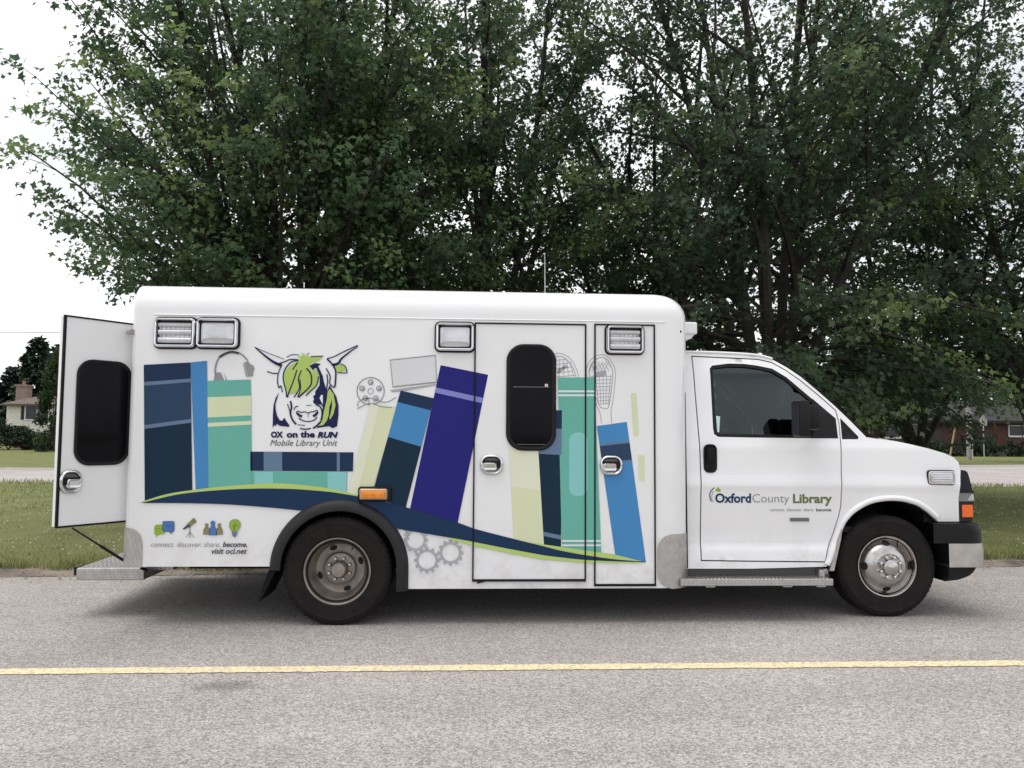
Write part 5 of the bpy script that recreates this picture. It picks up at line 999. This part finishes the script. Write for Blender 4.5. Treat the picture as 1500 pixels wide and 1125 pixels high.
mb = MB(); e0, e1 = hx0-.3, hx1+.3; zR = zE+1.05; rv = [(e0, Yh-.5, zE), (e1, Yh-.5, zE), (e1, Yh+8.5, zE), (e0, Yh+8.5, zE), (e0+2.2, Yh+3.2, zR), (e1-2.2, Yh+3.2, zR), (e1-2.2, Yh+4.8, zR), (e0+2.2, Yh+4.8, zR)]; mb.add(rv, [(0, 1, 5, 4), (1, 2, 6, 5), (2, 3, 7, 6), (3, 0, 4, 7), (4, 5, 6, 7), (0, 3, 2, 1)]); mb.box((e0, Yh-.5, zE-.14), (e1, Yh-.46, zE+.02)); roof = mb.build('roof', SHING, house)
ca, cb = aty(27.5, 580, Yh+2.5), aty(44, 564, Yh+2.5); mb = MB(); mb.box((ca.x, Yh+2, zE+.1), (cb.x, Yh+2.9, cb.z-.15)); mb.box((ca.x-.08, Yh+1.92, cb.z-.15), (cb.x+.08, Yh+2.98, cb.z)); mb.tube([((ca.x+cb.x)/2, Yh+2.4, cb.z), ((ca.x+cb.x)/2, Yh+2.4, cb.z+.35)], .13, 8); mb.build('chimney', BRICKC, roof)
wa, wb = aty(38, 614, Yh), aty(72, 593.5, Yh); mb = MB(); mb.box((wa.x, Yh-.06, wa.z), (wb.x, Yh-.02, wb.z)); w_ = mb.build('window', DKG, house); mb = MB()
for a, b in (((wa.x-.1, wa.z-.1), (wa.x, wb.z+.08)), ((wb.x, wa.z-.1), (wb.x+.1, wb.z+.08)), ((wa.x, wa.z-.1), (wb.x, wa.z)), ((wa.x, wb.z), (wb.x, wb.z+.08)), (((wa.x+wb.x)/2-.03, wa.z), ((wa.x+wb.x)/2+.03, wb.z))): mb.box((a[0], Yh-.1, a[1]), (b[0], Yh-.04, b[1]))
mb.build('frame', WTRIM, w_)
a, b = aty(31, 614.5, Yh), aty(36.5, 593, Yh); mb = MB(); mb.box((a.x, Yh-.09, a.z), (b.x, Yh-.035, b.z)); mb.build('shutter', mat('black_shutter', (.02, .02, .022), .6), house)
a, b = aty(35, 657, Yh+.5), aty(44, 641, Yh+.5); mb = MB(); mb.box((a.x, Yh+.44, a.z), (b.x, Yh+.49, b.z)); mb.build('door', mat('maroon_door', (.09, .02, .03), .5), house)
for i, (px, y, w, h, lab) in enumerate([(10, 60, 3.6, 2.1, 'rounded dark shrub at the corner of the cream house'), (30, 60.5, 2.6, 1.6, 'dark shrub under the overhang of the cream house'), (52, 61, 2.6, 1.1, 'low shrub below the cream house window'), (72, 58, 1.8, 1.0, 'low dark shrub at the foot of the cedar'), (-12, 61, 4, 2.4, 'big dark shrub past the corner of the cream house')]): shrub('foundation_shrub', px, y, w, h, 40+i, lab, SHRL, 2500, .16, group='shrubs along the cream house')
# brick house on the right
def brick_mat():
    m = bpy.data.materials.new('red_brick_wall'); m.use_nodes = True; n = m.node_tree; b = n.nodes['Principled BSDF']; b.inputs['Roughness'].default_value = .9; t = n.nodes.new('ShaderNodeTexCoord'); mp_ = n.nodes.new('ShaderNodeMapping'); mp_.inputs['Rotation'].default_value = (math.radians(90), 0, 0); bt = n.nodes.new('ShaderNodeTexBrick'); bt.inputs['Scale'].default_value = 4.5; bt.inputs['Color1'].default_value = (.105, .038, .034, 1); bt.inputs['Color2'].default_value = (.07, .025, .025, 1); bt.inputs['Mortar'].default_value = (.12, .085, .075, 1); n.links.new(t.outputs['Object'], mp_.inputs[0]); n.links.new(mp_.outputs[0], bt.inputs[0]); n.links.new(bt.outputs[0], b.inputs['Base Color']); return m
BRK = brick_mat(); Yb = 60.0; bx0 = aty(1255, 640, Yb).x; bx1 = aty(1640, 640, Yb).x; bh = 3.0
bhouse = empty('brick_house', ((bx0+bx1)/2, Yb, 0), 'low dark red brick bungalow behind the maples', 'house')
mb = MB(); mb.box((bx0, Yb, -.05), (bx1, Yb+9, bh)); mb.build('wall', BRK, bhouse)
mb = MB(); rv = [(bx0-.6, Yb-.7, bh-.1), (bx1+.6, Yb-.7, bh-.1), (bx1+.6, Yb+9.7, bh-.1), (bx0-.6, Yb+9.7, bh-.1), (bx0+4, Yb+4.3, bh+1.9), (bx1-4, Yb+4.3, bh+1.9), (bx1-4, Yb+4.7, bh+1.9), (bx0+4, Yb+4.7, bh+1.9)]; mb.add(rv, [(0, 1, 5, 4), (1, 2, 6, 5), (2, 3, 7, 6), (3, 0, 4, 7), (4, 5, 6, 7), (0, 3, 2, 1)]); mb.box((bx0-.6, Yb-.72, bh-.3), (bx1+.6, Yb-.66, bh-.08)); mb.build('roof', mat('dark_shingles', (.024, .023, .024), .9, var=.25, vscale=3), bhouse)
mb = MB(); mb.box((bx0-.02, Yb-.04, -.05), (bx1+.02, Yb+.02, .55)); mb.build('foundation', mat('grey_foundation', (.16, .16, .16), .9), bhouse)
for (p0, p1, q0, q1) in ((1290, 1318, 640, 622), (1322, 1348, 640, 622), (1478, 1495, 638, 624), (1497, 1520, 638, 624), (1562, 1600, 640, 622)):
    a, b = aty(p0, q0, Yb), aty(p1, q1, Yb); mb = MB(); mb.box((a.x, Yb-.05, a.z), (b.x, Yb-.02, b.z)); w_ = mb.build('window', DKG, bhouse); mb = MB()
    for c0, c1 in (((a.x-.09, a.z-.1), (a.x, b.z+.06)), ((b.x, a.z-.1), (b.x+.09, b.z+.06)), ((a.x, a.z-.14), (b.x, a.z)), ((a.x, b.z), (b.x, b.z+.06))): mb.box((c0[0], Yb-.09, c0[1]), (c1[0], Yb-.03, c1[1]))
    mb.build('frame', WTRIM, w_)
a, b = aty(1362, 662, Yb), aty(1378, 624, Yb); mb = MB(); mb.box((a.x, Yb-.06, 0), (b.x, Yb-.02, 2.1)); mb.build('door', mat('dark_door', (.04, .03, .04), .5), bhouse)
for i, (px, lb) in enumerate(((1300, 'under the first of the paired windows'), (1335, 'under the second of the paired windows'), (1368, 'by the front door'), (1398, 'behind the leaning guy-wire guard'), (1425, 'behind the utility pole'), (1447, 'behind the road sign'), (1478, 'under the small window past the road sign'), (1508, 'under the end window'))): shrub('hedge_shrub', px, Yb-1.6, 2.4, 1.15, 60+i, 'low dark shrub at the brick house, '+lb, SHRL, 1600, .14, group='shrubs along the brick house')

# ------------------------------------------------------------------ street furniture on the far side
WOODP = mat('grey_weathered_wood', (.34, .33, .31), .9, var=.25, vscale=4, bump=.4); Yp = 48.0
px_ = aty(1420, 668, Yp).x; pole = empty('utility_pole', (px_, Yp, 0), 'tall grey utility pole with conduit beside the far road', 'pole')
mb = MB(); mb.tube([(px_, Yp, -.1), (px_, Yp, 9.6)], [.17, .12], 12); mb.build('post', WOODP, pole, smooth=50)
mb = MB(); mb.tube([(px_+.08, Yp-.2, 0), (px_+.08, Yp-.2, 3.2)], .05, 8); mb.build('conduit', mat('pale_conduit', (.6, .6, .6), .5), pole, smooth=50); mb = MB(); mb.tube([(px_-.02, Yp-.19, 0), (px_-.02, Yp-.19, 3.4)], .03, 6); mb.build('conduit', STEEL, pole)
mb = MB(); mb.box((px_-1.1, Yp-.12, 9.0), (px_+1.1, Yp-.0, 9.14)); mb.build('crossarm', WOODP, pole)
a, b = aty(1391, 668, Yp-.3), aty(1399, 627, Yp-.3); mb = MB(); mb.tube([(a.x, Yp-.3, 0), (b.x, Yp-.3, b.z)], .06, 8); o = mb.build('guy_wire_guard', mat('tan_guard', (.42, .3, .16), .6), smooth=50); tag(o, 'slim tan guy-wire guard leaning next to the utility pole', 'guard')
w0 = aty(-40, 489, 52); w1 = aty(95, 477, 52); sl = (w1.z-w0.z)/(w1.x-w0.x); mb = MB(); pts = []
for k in range(41):
    t = k/40; x = w0.x-8+(px_-1-(w0.x-8))*t; pts.append((x, 52+(Yp-52)*t, 9.3+(-.0)-4*.35*t*(1-t)+(w0.z-9.2)*(1-t)))
mb.tube(pts, .018, 5); o = mb.build('overhead_cable', BLKPL); tag(o, 'thin dark overhead cable crossing the sky by the spruces', 'cable')
a = aty(1442, 668, 46); sx = a.x; sign = empty('crossing_sign', (sx, 46, 0), 'pale five-sided road sign on a thin metal post', 'sign'); zt_s = aty(1442, 608, 46).z; zb_s = aty(1442, 623.5, 46).z
mb = MB(); mb.box((sx-.03, 46.01, -.1), (sx+.03, 46.06, zt_s-.05)); mb.build('post', STEEL, sign); mb = MB(); hw = .27; zc = (zt_s+zb_s)/2+.03; mb.extrude_xz([(sx-hw*.85, zb_s), (sx+hw*.85, zb_s), (sx+hw, zc), (sx, zt_s), (sx-hw, zc)], 45.99, 46.008); mb.build('panel', mat('sign_back', (.62, .63, .63), .45, .1, var=.15), sign)
a = aty(1272, 642, 50); sx = a.x; sg = empty('red_sign', (sx, 50, 0), 'small red sign on a thin post behind the windshield', 'sign'); mb = MB(); mb.tube([(sx+.1, 50.03, -.1), (sx+.1, 50.03, 2.6)], .03, 6); mb.build('post', STEEL, sg); zq = aty(1272, 622, 50).z; zq2 = aty(1272, 608, 50).z; mb = MB(); mb.box((sx-.25, 49.98, zq+.1), (sx+.2, 50.0, zq2), bev=.01); mb.build('panel', mat('faded_red', (.16, .035, .035), .6), sg)
tag(make('driveway_apron', [(aty(1436, 682, 30).x+4.5, far_far(28)-2.2, -.006), (33, far_far(33)-2.2, -.006), (34, far_far(33)+.0, -.006), (30.5, far_far(29), -.006)], [(0, 1, 2, 3)], MATS['concrete']), kind='structure')
scene.render.resolution_x, scene.render.resolution_y = 1024, 768
